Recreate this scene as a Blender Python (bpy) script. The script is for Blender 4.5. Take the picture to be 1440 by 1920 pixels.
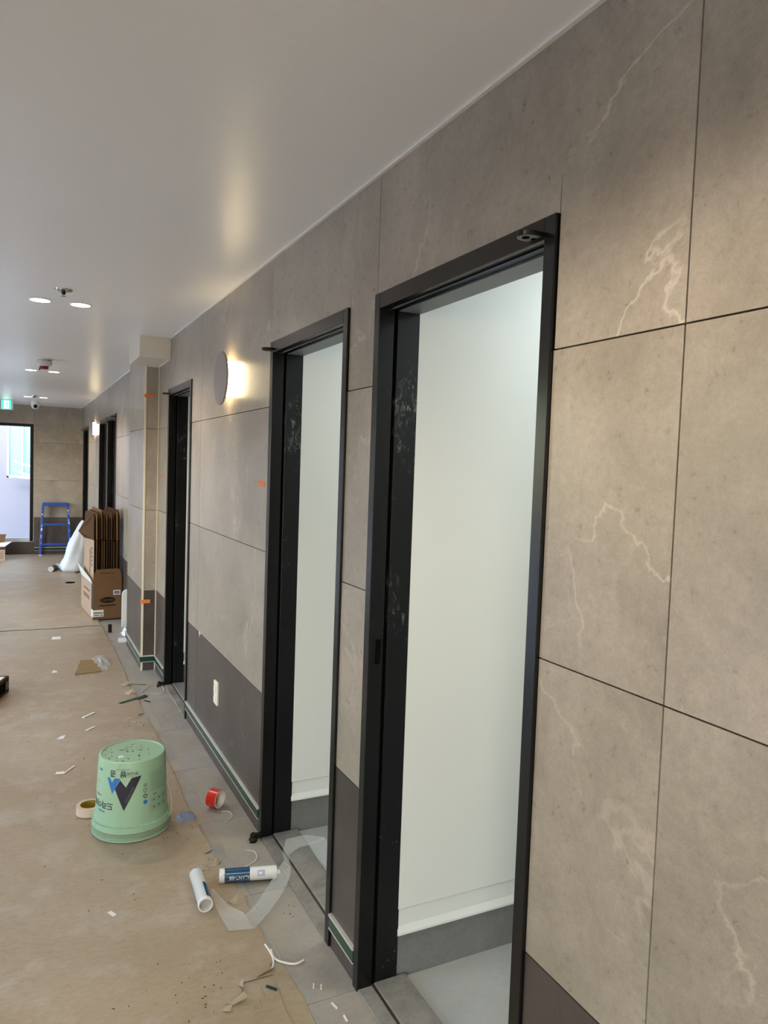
import bpy, bmesh, math, random
from mathutils import Vector, Matrix

random.seed(7)
for o in list(bpy.data.objects):
    bpy.data.objects.remove(o, do_unlink=True)
scene = bpy.context.scene
COL = scene.collection

# ------------------------------------------------------------------ camera
CAM_Z = 1.564
yaw, pitch, roll = 0.460558, 0.057581, 0.034507
cy, sy = math.cos(yaw), math.sin(yaw)
fwd = Vector((sy * math.cos(pitch), cy * math.cos(pitch), -math.sin(pitch)))
r0 = Vector((cy, -sy, 0.0))
u0 = r0.cross(fwd)
rt = r0 * math.cos(roll) + u0 * math.sin(roll)
up = -r0 * math.sin(roll) + u0 * math.cos(roll)
cd = bpy.data.cameras.new('camera')
cam = bpy.data.objects.new('camera', cd)
COL.objects.link(cam)
cd.sensor_fit = 'VERTICAL'
cd.sensor_height = 36.0
cd.sensor_width = 27.0
cd.lens = 1380.0 / 1920.0 * 36.0
cd.clip_start = 0.03
M4 = Matrix(((rt.x, up.x, -fwd.x, 0), (rt.y, up.y, -fwd.y, 0), (rt.z, up.z, -fwd.z, CAM_Z), (0, 0, 0, 1)))
cam.matrix_world = M4
scene.camera = cam

# ------------------------------------------------------------------ world, exposure
world = bpy.data.worlds.new('sky')
scene.world = world
world.use_nodes = True
wn = world.node_tree.nodes
wl = world.node_tree.links
bg = wn['Background']
sky = wn.new('ShaderNodeTexSky')
sky.sky_type = 'NISHITA'
sky.sun_disc = False
sky.sun_elevation = math.radians(40)
sky.sun_rotation = math.radians(200)
sky.air_density = 1.3
sky.dust_density = 1.0
wl.new(sky.outputs['Color'], bg.inputs['Color'])
bg.inputs['Strength'].default_value = 1.7

vs = scene.view_settings
vs.view_transform = 'Standard'
vs.look = 'None'
vs.gamma = 1.0
vs.use_curve_mapping = False
vs.exposure = 0.24

def portal(x, y, z, sx, sz, rot):
    pd = bpy.data.lights.new('sky_portal', 'AREA')
    pd.shape = 'RECTANGLE'
    pd.size, pd.size_y = sx, sz
    pd.cycles.is_portal = True
    po = bpy.data.objects.new('sky_portal', pd)
    COL.objects.link(po)
    po.location = (x, y, z)
    po.rotation_euler = rot
for _a, _b in ((-3.0, -1.0), (2.1, 2.7), (3.9, 5.0), (6.7, 8.0), (10.4, 11.8)):
    portal(-1.53, (_a + _b) / 2, 1.12, 2.0, _b - _a, (0, math.radians(-90), 0))
portal(-0.25, 13.24, 1.16, 0.9, 1.9, (math.radians(-90), 0, 0))

DOWN_W = 5.2          # watts of each downlight
ROOM_W = 9.2           # watts of each cubicle lamp
SCONCE_E = 24.0        # emission of the sconce drums
WARM = (1.0, 0.89, 0.74)
COOL = (0.90, 0.99, 1.0)

# ------------------------------------------------------------------ helpers
def S(r, g, b):
    f = lambda c: (c / 255.0) / 12.92 if c / 255.0 <= 0.04045 else ((c / 255.0 + 0.055) / 1.055) ** 2.4
    return (f(r), f(g), f(b), 1.0)

def new_mat(name):
    m = bpy.data.materials.new(name)
    m.use_nodes = True
    nt = m.node_tree
    return m, nt.nodes, nt.links, nt.nodes['Principled BSDF']

def pm(name, col, rough=0.5, metal=0.0, spec=0.5, var=0.08, scale=18.0, bump=0.0, bscale=150.0, coat=0.0, stretch=None):
    m, n, l, p = new_mat(name)
    p.inputs['Roughness'].default_value = rough
    p.inputs['Metallic'].default_value = metal
    p.inputs['Specular IOR Level'].default_value = spec
    p.inputs['Coat Weight'].default_value = coat
    tc = n.new('ShaderNodeTexCoord')
    src = tc.outputs['Object']
    if stretch:
        mp = n.new('ShaderNodeMapping')
        mp.inputs['Scale'].default_value = stretch
        l.new(src, mp.inputs['Vector'])
        src = mp.outputs['Vector']
    nz = n.new('ShaderNodeTexNoise')
    nz.inputs['Scale'].default_value = scale
    nz.inputs['Detail'].default_value = 5.0
    l.new(src, nz.inputs['Vector'])
    mx = n.new('ShaderNodeMix')
    mx.data_type = 'RGBA'
    mx.inputs[6].default_value = tuple(c * (1 - var) for c in col[:3]) + (1,)
    mx.inputs[7].default_value = tuple(min(1, c * (1 + var)) for c in col[:3]) + (1,)
    l.new(nz.outputs['Fac'], mx.inputs[0])
    l.new(mx.outputs[2], p.inputs['Base Color'])
    if bump > 0:
        b2 = n.new('ShaderNodeTexNoise')
        b2.inputs['Scale'].default_value = bscale
        b2.inputs['Detail'].default_value = 4.0
        l.new(src, b2.inputs['Vector'])
        bp = n.new('ShaderNodeBump')
        bp.inputs['Strength'].default_value = bump
        bp.inputs['Distance'].default_value = 0.002
        l.new(b2.outputs['Fac'], bp.inputs['Height'])
        l.new(bp.outputs['Normal'], p.inputs['Normal'])
    return m

def math_node(n, l, op, a, b=None, c=None):
    k = n.new('ShaderNodeMath')
    k.operation = op
    for i, v in enumerate((a, b, c)):
        if v is None:
            continue
        if isinstance(v, (int, float)):
            k.inputs[i].default_value = v
        else:
            l.new(v, k.inputs[i])
    return k.outputs[0]

def maprange(n, l, src, a, b, c, d):
    k = n.new('ShaderNodeMapRange')
    k.inputs[1].default_value = a
    k.inputs[2].default_value = b
    k.inputs[3].default_value = c
    k.inputs[4].default_value = d
    l.new(src, k.inputs[0])
    return k.outputs[0]

def mixc(n, l, fac, a, b, blend='MIX'):
    k = n.new('ShaderNodeMix')
    k.data_type = 'RGBA'
    k.blend_type = blend
    for i, v in ((0, fac), (6, a), (7, b)):
        if isinstance(v, (int, float)):
            k.inputs[i].default_value = v
        elif isinstance(v, tuple):
            k.inputs[i].default_value = v
        else:
            l.new(v, k.inputs[i])
    return k.outputs[2]

def noise(n, l, vec, scale, detail=4.0, rough=0.5, dist=0.0):
    k = n.new('ShaderNodeTexNoise')
    k.inputs['Scale'].default_value = scale
    k.inputs['Detail'].default_value = detail
    k.inputs['Roughness'].default_value = rough
    k.inputs['Distortion'].default_value = dist
    l.new(vec, k.inputs['Vector'])
    return k.outputs['Fac']

def stone(name, dark, light, vein, rough=0.4, veinf=0.5, spec=0.5, speck=0.17, dust=None):
    """marble-look porcelain: cloudy tone, fine speckle and thin broken veins; each piece has its own cut of the slab"""
    m, n, l, p = new_mat(name)
    tc = n.new('ShaderNodeTexCoord')
    oi = n.new('ShaderNodeObjectInfo')
    cx = n.new('ShaderNodeCombineXYZ')
    for i, k in enumerate((37.0, 91.0, 53.0)):
        l.new(math_node(n, l, 'MULTIPLY', oi.outputs['Random'], k), cx.inputs[i])
    va = n.new('ShaderNodeVectorMath')
    va.operation = 'ADD'
    l.new(tc.outputs['Object'], va.inputs[0])
    l.new(cx.outputs[0], va.inputs[1])
    v = va.outputs[0]
    cloud = noise(n, l, v, 2.6, 8.0, 0.62, 0.4)
    c = mixc(n, l, maprange(n, l, cloud, 0.32, 0.68, 0, 1), dark, light)
    grain = noise(n, l, v, 55.0, 5.0, 0.7)
    fine = noise(n, l, v, 210.0, 3.0, 0.7)
    mid = noise(n, l, v, 13.0, 6.0, 0.65, 0.6)
    gsum = math_node(n, l, 'ADD', math_node(n, l, 'MULTIPLY', grain, 0.4), math_node(n, l, 'ADD', math_node(n, l, 'MULTIPLY', fine, 0.35), math_node(n, l, 'MULTIPLY', mid, 0.25)))
    g = maprange(n, l, gsum, 0.36, 0.64, 1 - speck, 1 + speck)
    gv = n.new('ShaderNodeCombineColor')
    for i in range(3):
        l.new(g, gv.inputs[i])
    c = mixc(n, l, 1.0, c, gv.outputs[0], 'MULTIPLY')
    # veins = thin ridges of a distorted noise, only where a second noise lets them show
    r1 = math_node(n, l, 'ABSOLUTE', math_node(n, l, 'SUBTRACT', noise(n, l, v, 1.25, 9.0, 0.55, 0.5), 0.5))
    k1 = maprange(n, l, r1, 0.0, 0.006, 1, 0)
    m1 = maprange(n, l, noise(n, l, v, 2.1, 3.0), 0.48, 0.62, 0, 1)
    r2 = math_node(n, l, 'ABSOLUTE', math_node(n, l, 'SUBTRACT', noise(n, l, v, 2.7, 8.0, 0.6, 1.2), 0.47))
    k2 = maprange(n, l, r2, 0.0, 0.005, 1, 0)
    m2 = maprange(n, l, noise(n, l, v, 3.3, 2.0), 0.58, 0.70, 0, 0.8)
    vf = math_node(n, l, 'MAXIMUM', math_node(n, l, 'MULTIPLY', k1, m1), math_node(n, l, 'MULTIPLY', k2, m2))
    c = mixc(n, l, math_node(n, l, 'MULTIPLY', vf, veinf), c, vein)
    if dust:
        df = maprange(n, l, noise(n, l, tc.outputs['Object'], 3.2, 7.0, 0.62, 0.8), 0.42, 0.68, 0, 0.75)
        c = mixc(n, l, df, c, dust)
    l.new(c, p.inputs['Base Color'])
    l.new(maprange(n, l, grain, 0.2, 0.8, rough - 0.06, rough + 0.08), p.inputs['Roughness'])
    p.inputs['Specular IOR Level'].default_value = spec
    bp = n.new('ShaderNodeBump')
    bp.inputs['Strength'].default_value = 0.08
    bp.inputs['Distance'].default_value = 0.001
    l.new(grain, bp.inputs['Height'])
    l.new(bp.outputs['Normal'], p.inputs['Normal'])
    return m

def emit(name, col, strength):
    m, n, l, p = new_mat(name)
    p.inputs['Base Color'].default_value = tuple(col[:3]) + (1,)
    p.inputs['Emission Color'].default_value = tuple(col[:3]) + (1,)
    p.inputs['Emission Strength'].default_value = strength
    return m

class MB:
    """collects shapes into one mesh"""
    def __init__(self):
        self.v = []
        self.f = []
    def add(self, vs_, fs):
        o = len(self.v)
        self.v += [tuple(x) for x in vs_]
        self.f += [tuple(i + o for i in q) for q in fs]
        return self
    def box(self, x0, x1, y0, y1, z0, z1):
        return self.add([(x0, y0, z0), (x1, y0, z0), (x1, y1, z0), (x0, y1, z0), (x0, y0, z1), (x1, y0, z1), (x1, y1, z1), (x0, y1, z1)],
                        [(0, 3, 2, 1), (4, 5, 6, 7), (0, 1, 5, 4), (1, 2, 6, 5), (2, 3, 7, 6), (3, 0, 4, 7)])
    def prism(self, poly, a, b, axis='x'):
        """polygon in the two other axes, extruded from a to b along axis"""
        def P(t, q):
            if axis == 'x':
                return (t, q[0], q[1])
            if axis == 'y':
                return (q[0], t, q[1])
            return (q[0], q[1], t)
        k = len(poly)
        vs_ = [P(a, q) for q in poly] + [P(b, q) for q in poly]
        fs = [tuple(range(k)), tuple(range(2 * k - 1, k - 1, -1))]
        for i in range(k):
            j = (i + 1) % k
            fs.append((j, i, k + i, k + j))
        return self.add(vs_, fs)
    def tube(self, path, r, n=8, caps=True):
        P = [Vector(q) for q in path]
        rings = []
        nrm = None
        for i, q in enumerate(P):
            d = (P[min(i + 1, len(P) - 1)] - P[max(i - 1, 0)]).normalized()
            if nrm is None:
                nrm = d.orthogonal().normalized()
            nrm = (nrm - d * nrm.dot(d)).normalized()
            b = d.cross(nrm)
            rr = r[i] if isinstance(r, (list, tuple)) else r
            rings.append([q + nrm * (rr * math.cos(2 * math.pi * k / n)) + b * (rr * math.sin(2 * math.pi * k / n)) for k in range(n)])
        vs_ = [x for rg in rings for x in rg]
        fs = []
        for i in range(len(P) - 1):
            for k in range(n):
                fs.append((i * n + k, i * n + (k + 1) % n, (i + 1) * n + (k + 1) % n, (i + 1) * n + k))
        if caps:
            fs.append(tuple(range(n - 1, -1, -1)))
            fs.append(tuple((len(P) - 1) * n + k for k in range(n)))
        return self.add(vs_, fs)
    def lathe(self, prof, n=32, mat=None):
        """profile of (radius, height) round z, moved by mat"""
        M = mat or Matrix.Identity(4)
        vs_, fs = [], []
        for r, z in prof:
            for k in range(n):
                t = 2 * math.pi * k / n
                vs_.append(M @ Vector((r * math.cos(t), r * math.sin(t), z)))
        for i in range(len(prof) - 1):
            for k in range(n):
                fs.append((i * n + k, i * n + (k + 1) % n, (i + 1) * n + (k + 1) % n, (i + 1) * n + k))
        if prof[0][0] > 1e-5:
            fs.append(tuple(range(n - 1, -1, -1)))
        if prof[-1][0] > 1e-5:
            fs.append(tuple((len(prof) - 1) * n + k for k in range(n)))
        return self.add(vs_, fs)
    def build(self, name, mat, parent=None, smooth=False, bevel=0.0, offset=None):
        me = bpy.data.meshes.new(name)
        vv = self.v
        if offset is not None:
            vv = [(x - offset[0], y - offset[1], z - offset[2]) for x, y, z in vv]
        me.from_pydata(vv, [], self.f)
        bm = bmesh.new()
        bm.from_mesh(me)
        bmesh.ops.remove_doubles(bm, verts=bm.verts, dist=1e-6)
        bmesh.ops.recalc_face_normals(bm, faces=bm.faces)
        bm.to_mesh(me)
        bm.free()
        me.materials.append(mat)
        o = bpy.data.objects.new(name, me)
        COL.objects.link(o)
        if parent is not None:
            o.parent = parent
        if offset is not None and parent is None:
            o.location = offset
        if smooth:
            for p_ in me.polygons:
                p_.use_smooth = True
            es = o.modifiers.new('split', 'EDGE_SPLIT')
            es.split_angle = math.radians(38)
        if bevel > 0:
            bv = o.modifiers.new('bevel', 'BEVEL')
            bv.width = bevel
            bv.segments = 2
            bv.limit_method = 'ANGLE'
            bv.angle_limit = math.radians(40)
        return o

def tag(o, label=None, cat=None, group=None, kind=None):
    if label: o['label'] = label
    if cat: o['category'] = cat
    if group: o['group'] = group
    if kind: o['kind'] = kind
    return o

def struct(o, label=None):
    o['kind'] = 'structure'
    if label: o['label'] = label
    return o

def empty(name, loc=(0, 0, 0), rz=0.0):
    o = bpy.data.objects.new(name, None)
    o.empty_display_size = 0.05
    COL.objects.link(o)
    o.location = loc
    o.rotation_euler = (0, 0, rz)
    return o

def copy_tree(o, parent=None):
    c = o.copy()
    COL.objects.link(c)
    c.parent = parent
    for ch in list(o.children):
        copy_tree(ch, c)
    return c

_dg = None
def text_geo(body, size=1.0, bold=False):
    """outline of a word as flat faces: list of verts (x, y), faces; centred"""
    cu = bpy.data.curves.new('word', 'FONT')
    cu.body = body
    cu.size = size
    cu.align_x = 'CENTER'
    cu.align_y = 'CENTER'
    cu.resolution_u = 2
    if bold:
        cu.offset = size * 0.02
    ob = bpy.data.objects.new('word', cu)
    COL.objects.link(ob)
    bpy.context.view_layer.update()
    dg = bpy.context.evaluated_depsgraph_get()
    me = bpy.data.meshes.new_from_object(ob.evaluated_get(dg))
    vs_ = [(v.co.x, v.co.y) for v in me.vertices]
    fs = [tuple(p_.vertices) for p_ in me.polygons]
    bpy.data.objects.remove(ob, do_unlink=True)
    bpy.data.curves.remove(cu)
    bpy.data.meshes.remove(me)
    return vs_, fs

# ------------------------------------------------------------------ materials
M_TILE = stone('taupe_marble_tile', S(137, 127, 114), S(163, 152, 138), S(206, 195, 179), 0.30, 0.55)
M_DARK = stone('charcoal_marble_tile', S(60, 53, 49), S(80, 71, 66), S(126, 116, 108), 0.34, 0.35)
M_FLOOR = stone('grey_floor_tile', S(142, 136, 126), S(164, 157, 146), S(188, 182, 170), 0.45, 0.25, dust=S(172, 152, 124))
M_RFLOOR = stone('room_floor_tile', S(150, 151, 149), S(168, 169, 166), S(206, 206, 202), 0.45, 0.4, speck=0.08, dust=S(176, 168, 148))
M_JOINT = pm('dark_joint', S(46, 36, 32), 0.9, spec=0.1)
M_MORTAR = pm('pale_floor_joint', S(186, 178, 164), 0.9, spec=0.1, var=0.15, scale=30)
M_CEIL = pm('satin_ceiling_panel', S(240, 236, 230), 0.34, spec=0.5, var=0.03, scale=6, bump=0.10, bscale=18, stretch=(3, 40, 1))
M_WHITE = pm('white_trim', S(226, 222, 214), 0.45, var=0.03)
M_BEAD = pm('cream_corner_bead', S(214, 200, 176), 0.4, var=0.04)
M_BULK = pm('cream_painted_board', S(216, 206, 188), 0.55, var=0.03)
M_PLASTER = pm('white_plaster', S(214, 216, 212), 0.6, var=0.03, scale=2.5, bump=0.05, bscale=300)
M_RBASE = stone('grey_room_skirting', S(104, 104, 102), S(122, 121, 118), S(150, 150, 146), 0.5, 0.15)
M_BLACK = pm('black_frame_steel', S(13, 13, 13), 0.26, var=0.2, scale=8, spec=0.35)
M_TRIM = pm('bronze_black_steel', S(58, 52, 46), 0.3, metal=0.9, var=0.15, scale=8)
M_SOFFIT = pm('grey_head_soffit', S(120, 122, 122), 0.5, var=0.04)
M_PLATE = pm('dark_bronze_hardware', S(48, 42, 36), 0.3, metal=0.8)
M_HOLE = pm('black_hole', S(8, 8, 8), 0.9, spec=0.05)
M_SILL = stone('dusty_stone_sill', S(84, 82, 79), S(140, 135, 127), S(184, 178, 168), 0.6, 0.4, speck=0.25, dust=S(168, 156, 136))
M_STRIP = pm('steel_divider', S(96, 84, 72), 0.35, metal=0.8)
M_GREEN = pm('green_film_on_skirting', S(24, 62, 48), 0.25, var=0.2, scale=14)
M_LIP = pm('pale_metal_lip', S(206, 200, 186), 0.35, metal=0.2)
M_KRAFT = None
M_ORANGE = pm('orange_masking_tape', S(214, 118, 56), 0.7, var=0.1, scale=60)
M_IVORY = pm('ivory_plastic', S(232, 226, 208), 0.35, var=0.02)
M_DISC = pm('taupe_lamp_disc', S(142, 132, 128), 0.45, var=0.03)
M_BLUE = pm('blue_ladder_paint', S(28, 70, 150), 0.35, var=0.15, scale=25)
M_CARD = pm('brown_cardboard', S(114, 86, 59), 0.85, spec=0.15, var=0.08, scale=9, bump=0.15, bscale=90)
M_CARDD = pm('dark_and_shaded_cardboard', S(82, 60, 42), 0.9, spec=0.1, var=0.15, scale=40)  # dark box card; on the flattened cartons its darkness stands in for shade
M_CARDL = pm('printed_side_cardboard', S(176, 150, 128), 0.85, spec=0.15, var=0.06, scale=9)
M_INK = pm('black_ink', S(38, 30, 26), 0.8, spec=0.1)
M_NAVYBAND = pm('dark_print_band', S(66, 62, 66), 0.8, spec=0.1)
M_LABEL = pm('white_paper_label', S(226, 224, 220), 0.7, var=0.03)
M_BARC = pm('bluish_barcode_ink', S(110, 112, 140), 0.8)
M_SACK = pm('white_plastic_sack', S(216, 220, 226), 0.45, var=0.06, scale=14, bump=0.4, bscale=30)
M_PAIL = pm('mint_green_plastic', S(152, 182, 148), 0.4, var=0.06, scale=7)
M_PAILD = pm('olive_dirty_rim', S(132, 146, 120), 0.5, var=0.12, scale=14)
M_NAVY = pm('navy_print', S(34, 30, 48), 0.5)
M_PBLUE = pm('blue_print', S(42, 110, 172), 0.5)
M_PGREY = pm('grey_print', S(92, 110, 100), 0.6)
M_PRED = pm('red_print', S(176, 104, 84), 0.6)
M_RED = pm('red_glossy_tape', S(206, 44, 30), 0.2, var=0.06, coat=0.4)
M_CORE = pm('white_paper_core', S(232, 222, 210), 0.7)
M_BEIGE = pm('beige_masking_tape', S(206, 182, 162), 0.6, var=0.12, scale=60)
M_OLIVE = pm('yellow_brown_core', S(150, 122, 40), 0.6, var=0.1)
M_TUBE = pm('white_tube_plastic', S(232, 230, 224), 0.22, var=0.02)
M_TEAL = pm('teal_label', S(18, 68, 100), 0.22, var=0.03)
M_LILAC = pm('lilac_print', S(176, 168, 190), 0.4)
M_CAULK = pm('white_silicone', S(226, 222, 212), 0.4, var=0.03)
M_SCRAP = pm('white_scrap', S(228, 222, 212), 0.7, var=0.03)
M_CORR = pm('corrugated_cardboard', S(146, 120, 82), 0.85, spec=0.1, var=0.22, scale=1.0, stretch=(14, 60, 1))
M_DEBRIS = pm('dark_crumb', S(92, 76, 58), 0.9, var=0.4, scale=20)
M_CONC = pm('grey_concrete', S(140, 136, 128), 0.9, var=0.25, scale=30)
M_DETECT = pm('grey_white_plastic', S(206, 204, 202), 0.5)
M_REDCAP = pm('red_dust_cap', S(140, 34, 26), 0.5)
M_CHROME = pm('chrome', S(200, 198, 192), 0.2, metal=0.9)
M_LENS = pm('black_lens', S(12, 12, 16), 0.1)
M_DOWN = emit('downlight_lens', (1.0, 0.90, 0.78), 14.0)
M_DRUM = emit('warm_lamp_drum', (1.0, 0.80, 0.46), SCONCE_E)
M_EXITG = emit('exit_green', (0.05, 0.75, 0.50), 1.6)
M_EXITW = emit('exit_white', (0.75, 1.0, 0.92), 2.2)
M_OUTWALL = pm('pale_outside_wall', S(112, 110, 120), 0.8, var=0.03, scale=2)
M_OUTGLASS = pm('mint_window_glass', S(122, 156, 150), 0.2, var=0.02)
M_OUTFRAME = pm('white_window_frame', S(180, 184, 186), 0.5)
M_GROUND = pm('outside_paving', S(190, 190, 188), 0.9)

def scuffed(name):
    """black steel with plaster smears left on it"""
    m, n, l, p = new_mat(name)
    tc = n.new('ShaderNodeTexCoord')
    v = tc.outputs['Object']
    patch = maprange(n, l, noise(n, l, v, 2.4, 2.0), 0.56, 0.68, 0, 1)
    mp = n.new('ShaderNodeMapping')
    mp.inputs['Scale'].default_value = (1.0, 1.0, 0.45)
    l.new(v, mp.inputs['Vector'])
    mark = maprange(n, l, noise(n, l, mp.outputs[0], 42.0, 8.0, 0.75, 1.5), 0.55, 0.66, 0, 1)
    spots = maprange(n, l, noise(n, l, v, 130.0, 3.0), 0.70, 0.76, 0, 1)
    patch2 = maprange(n, l, noise(n, l, v, 3.5, 2.0), 0.50, 0.60, 0, 1)
    f = math_node(n, l, 'MAXIMUM', math_node(n, l, 'MULTIPLY', patch, mark), math_node(n, l, 'MULTIPLY', spots, patch2))
    f = math_node(n, l, 'MULTIPLY', f, 0.7)
    p.inputs['Specular IOR Level'].default_value = 0.35
    c = mixc(n, l, f, S(13, 13, 14), S(170, 172, 172))
    l.new(c, p.inputs['Base Color'])
    l.new(maprange(n, l, f, 0, 0.5, 0.3, 0.8), p.inputs['Roughness'])
    return m
M_SCUFF = scuffed('plaster_smeared_black_steel')

def kraft(name, a, b, stain):
    m, n, l, p = new_mat(name)
    tc = n.new('ShaderNodeTexCoord')
    v = tc.outputs['Object']
    c = mixc(n, l, maprange(n, l, noise(n, l, v, 1.1, 5.0, 0.6, 0.5), 0.35, 0.65, 0, 1), a, b)
    mp = n.new('ShaderNodeMapping')
    mp.inputs['Scale'].default_value = (1.0, 3.0, 1.0)
    l.new(v, mp.inputs['Vector'])
    c = mixc(n, l, maprange(n, l, noise(n, l, mp.outputs[0], 30.0, 6.0, 0.7), 0.45, 0.75, 0, 0.55), c, stain)
    c = mixc(n, l, maprange(n, l, noise(n, l, v, 90.0, 2.0), 0.69, 0.74, 0, 0.45), c, S(96, 78, 58))
    c = mixc(n, l, maprange(n, l, noise(n, l, v, 4.5, 6.0, 0.7), 0.50, 0.70, 0, 0.50), c, S(184, 173, 158))
    l.new(c, p.inputs['Base Color'])
    p.inputs['Roughness'].default_value = 0.45
    p.inputs['Specular IOR Level'].default_value = 0.5
    bp = n.new('ShaderNodeBump')
    bp.inputs['Strength'].default_value = 0.5
    bp.inputs['Distance'].default_value = 0.002
    l.new(noise(n, l, v, 24.0, 6.0, 0.6), bp.inputs['Height'])
    l.new(bp.outputs['Normal'], p.inputs['Normal'])
    return m
M_KRAFT = kraft('kraft_floor_paper', S(156, 134, 106), S(168, 149, 124), S(136, 113, 85))
M_KRAFT2 = kraft('worn_kraft_underlay', S(158, 140, 108), S(168, 150, 120), S(136, 114, 84))

def film_mat(name, tint, alpha):
    m, n, l, p = new_mat(name)
    out = n['Material Output']
    p.inputs['Base Color'].default_value = tint
    p.inputs['Roughness'].default_value = 0.15
    tr = n.new('ShaderNodeBsdfTransparent')
    ms = n.new('ShaderNodeMixShader')
    tc = n.new('ShaderNodeTexCoord')
    f = maprange(n, l, noise(n, l, tc.outputs['Object'], 9.0, 2.0, 0.5), 0.3, 0.75, alpha * 0.8, alpha * 1.25)
    l.new(f, ms.inputs[0])
    l.new(tr.outputs[0], ms.inputs[1])
    l.new(p.outputs[0], ms.inputs[2])
    l.new(ms.outputs[0], out.inputs['Surface'])
    return m
M_FILM = film_mat('clear_plastic_film', S(226, 228, 222), 0.28)
M_BFILM = film_mat('bluish_plastic_film', S(150, 172, 206), 0.62)
M_GLASS = film_mat('window_glass', S(220, 236, 236), 0.06)

# ------------------------------------------------------------------ measures of the place (metres)
XW = 0.92            # tile face of the right wall
XB = 1.045           # room side of the right wall
HC = 2.406           # ceiling
YF = 13.10           # far wall
YN = -3.6            # wall behind the camera
XL = -1.40           # left wall
ROWS = [0.0, 0.602, 1.204, 1.805, HC]
G = 0.0016           # half a joint
DT = 2.064           # door frame top
DOORS = [(1.145, 1.944, 'near'), (2.140, 2.930, 'far'), (4.478, 5.240, 'far'),
         (8.335, 9.150, 'near'), (9.255, 10.150, 'far'), (11.870, 12.820, 'far')]
COLY0, COLY1, COLX = 5.65, 6.50, 0.820

# ------------------------------------------------------------------ right wall: core and tiles
core = MB()
edges = [YN]
for a, b, _ in DOORS:
    edges += [a, b]
edges.append(YF)
for i in range(0, len(edges), 2):
    core.box(XW + 0.010, XB - 0.004, edges[i], edges[i + 1], 0, HC)
for a, b, _ in DOORS:
    core.box(XW + 0.010, XB - 0.004, a, b, DT, HC)
wall_right = struct(core.build('wall_right', M_JOINT))

def tile(parent, poly, mat, x0=XW, x1=XW + 0.0105, axis='x'):
    o = MB().prism(poly, x0, x1, axis).build('tile', mat, parent)
    return o

def rect(a, b, c, d):
    return [(a + G, c + G), (b - G, c + G), (b - G, d - G), (a + G, d - G)]

# plain panels between the openings: (y from, y to)
cols = [(-3.6, -3.01), (-3.01, -1.73), (-1.73, -0.45), (-0.45, 0.83), (0.83, 1.145), (1.944, 2.140), (2.930, 4.225), (4.225, 4.478),
        (5.240, COLY0), (COLY1, 7.76), (7.76, 8.335), (9.150, 9.255), (10.150, 11.43), (11.43, 11.870), (12.820, YF)]
for a, b in cols:
    for k in range(4):
        if k == 3 and a >= 0.83 and not (abs(a - 2.93) < .01 or abs(a - COLY1) < .01):
            continue
        tile(wall_right, rect(a, b, ROWS[k], ROWS[k + 1]), M_DARK if k == 0 else M_TILE)
# top row: tiles notched round the door heads
def top_tile(a, b, da, db, slit=None):
    """tile from a to b, opening from da to db cut out of its lower edge; slit = overcut of the saw at the corner"""
    z0, z1 = ROWS[3] + G, HC - G
    a, b = a + G, b - G
    if da - a < 0.012 and b - db < 0.012:
        pts = [(a, DT), (b, DT), (b, z1), (a, z1)]
    elif b - db < 0.012:        # notch reaches the far edge
        if slit:
            pts = [(a, z0), (da - 0.002, z0), (da - 0.002, DT + slit), (da + 0.0012, DT + slit * 0.5), (da + 0.0012, DT), (b, DT), (b, z1), (a, z1)]
        else:
            pts = [(a, z0), (da, z0), (da, DT), (b, DT), (b, z1), (a, z1)]
    elif da - a < 0.012:
        pts = [(a, DT), (db, DT), (db, z0), (b, z0), (b, z1), (a, z1)]
    else:
        pts = [(a, z0), (da, z0), (da, DT), (db, DT), (db, z0), (b, z0), (b, z1), (a, z1)]
    tile(wall_right, pts, M_TILE)
top_tile(0.83, 1.944, 1.143, 1.944, 0.078)
top_tile(1.944, 2.935, 2.138, 2.935, 0.045)
top_tile(4.225, COLY0, 4.478, 5.240)
top_tile(7.76, 9.152, 8.335, 9.152)
top_tile(9.152, 10.155, 9.255, 10.155)
top_tile(10.155, 11.43, 10.155, 10.155 + 0.0001) if False else tile(wall_right, rect(10.155, 11.43, ROWS[3], HC), M_TILE)
top_tile(11.43, YF, 11.870, 12.820)

# ------------------------------------------------------------------ column, bulkhead
cc = MB().box(COLX + 0.010, XW + 0.008, COLY0 + 0.010, COLY1 - 0.010, 0, HC)
wall_column = struct(cc.build('wall_column', M_JOINT))
for k in range(4):
    mt = M_DARK if k == 0 else M_TILE
    tile(wall_column, rect(COLY0 + 0.012, COLY1, ROWS[k], ROWS[k + 1]), mt, COLX, COLX + 0.0105)
    tile(wall_column, rect(COLX + 0.012, XW - 0.006, ROWS[k], ROWS[k + 1]), mt, COLY0, COLY0 + 0.0105, 'y')
    tile(wall_column, rect(COLX + 0.002, XW - 0.006, ROWS[k], ROWS[k + 1]), mt, COLY1 - 0.0105, COLY1, 'y')
MB().box(COLX - 0.003, COLX + 0.012, COLY0 - 0.003, COLY0 + 0.012, 0, 2.262).build('corner_bead', M_BEAD, wall_column, bevel=0.002)
MB().box(XW - 0.007, XW - 0.0005, COLY0 - 0.004, COLY0 + 0.002, 0.0, 2.262).build('inner_bead', M_BEAD, wall_column)
bulk = struct(MB().box(0.713, XW - 0.001, 5.20, 5.715, 2.264, HC + 0.002).build('ceiling_bulkhead', M_BULK, bevel=0.002))
MB().box(COLX - 0.004, XW - 0.002, COLY0 - 0.007, COLY0 - 0.0005, 2.256, 2.264).build('bulkhead_bead', M_BEAD, bulk)
MB().box(XW - 0.008, XW - 0.0005, 5.20, COLY0 - 0.007, 2.256, 2.264).build('bulkhead_bead', M_BEAD, bulk)

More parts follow.
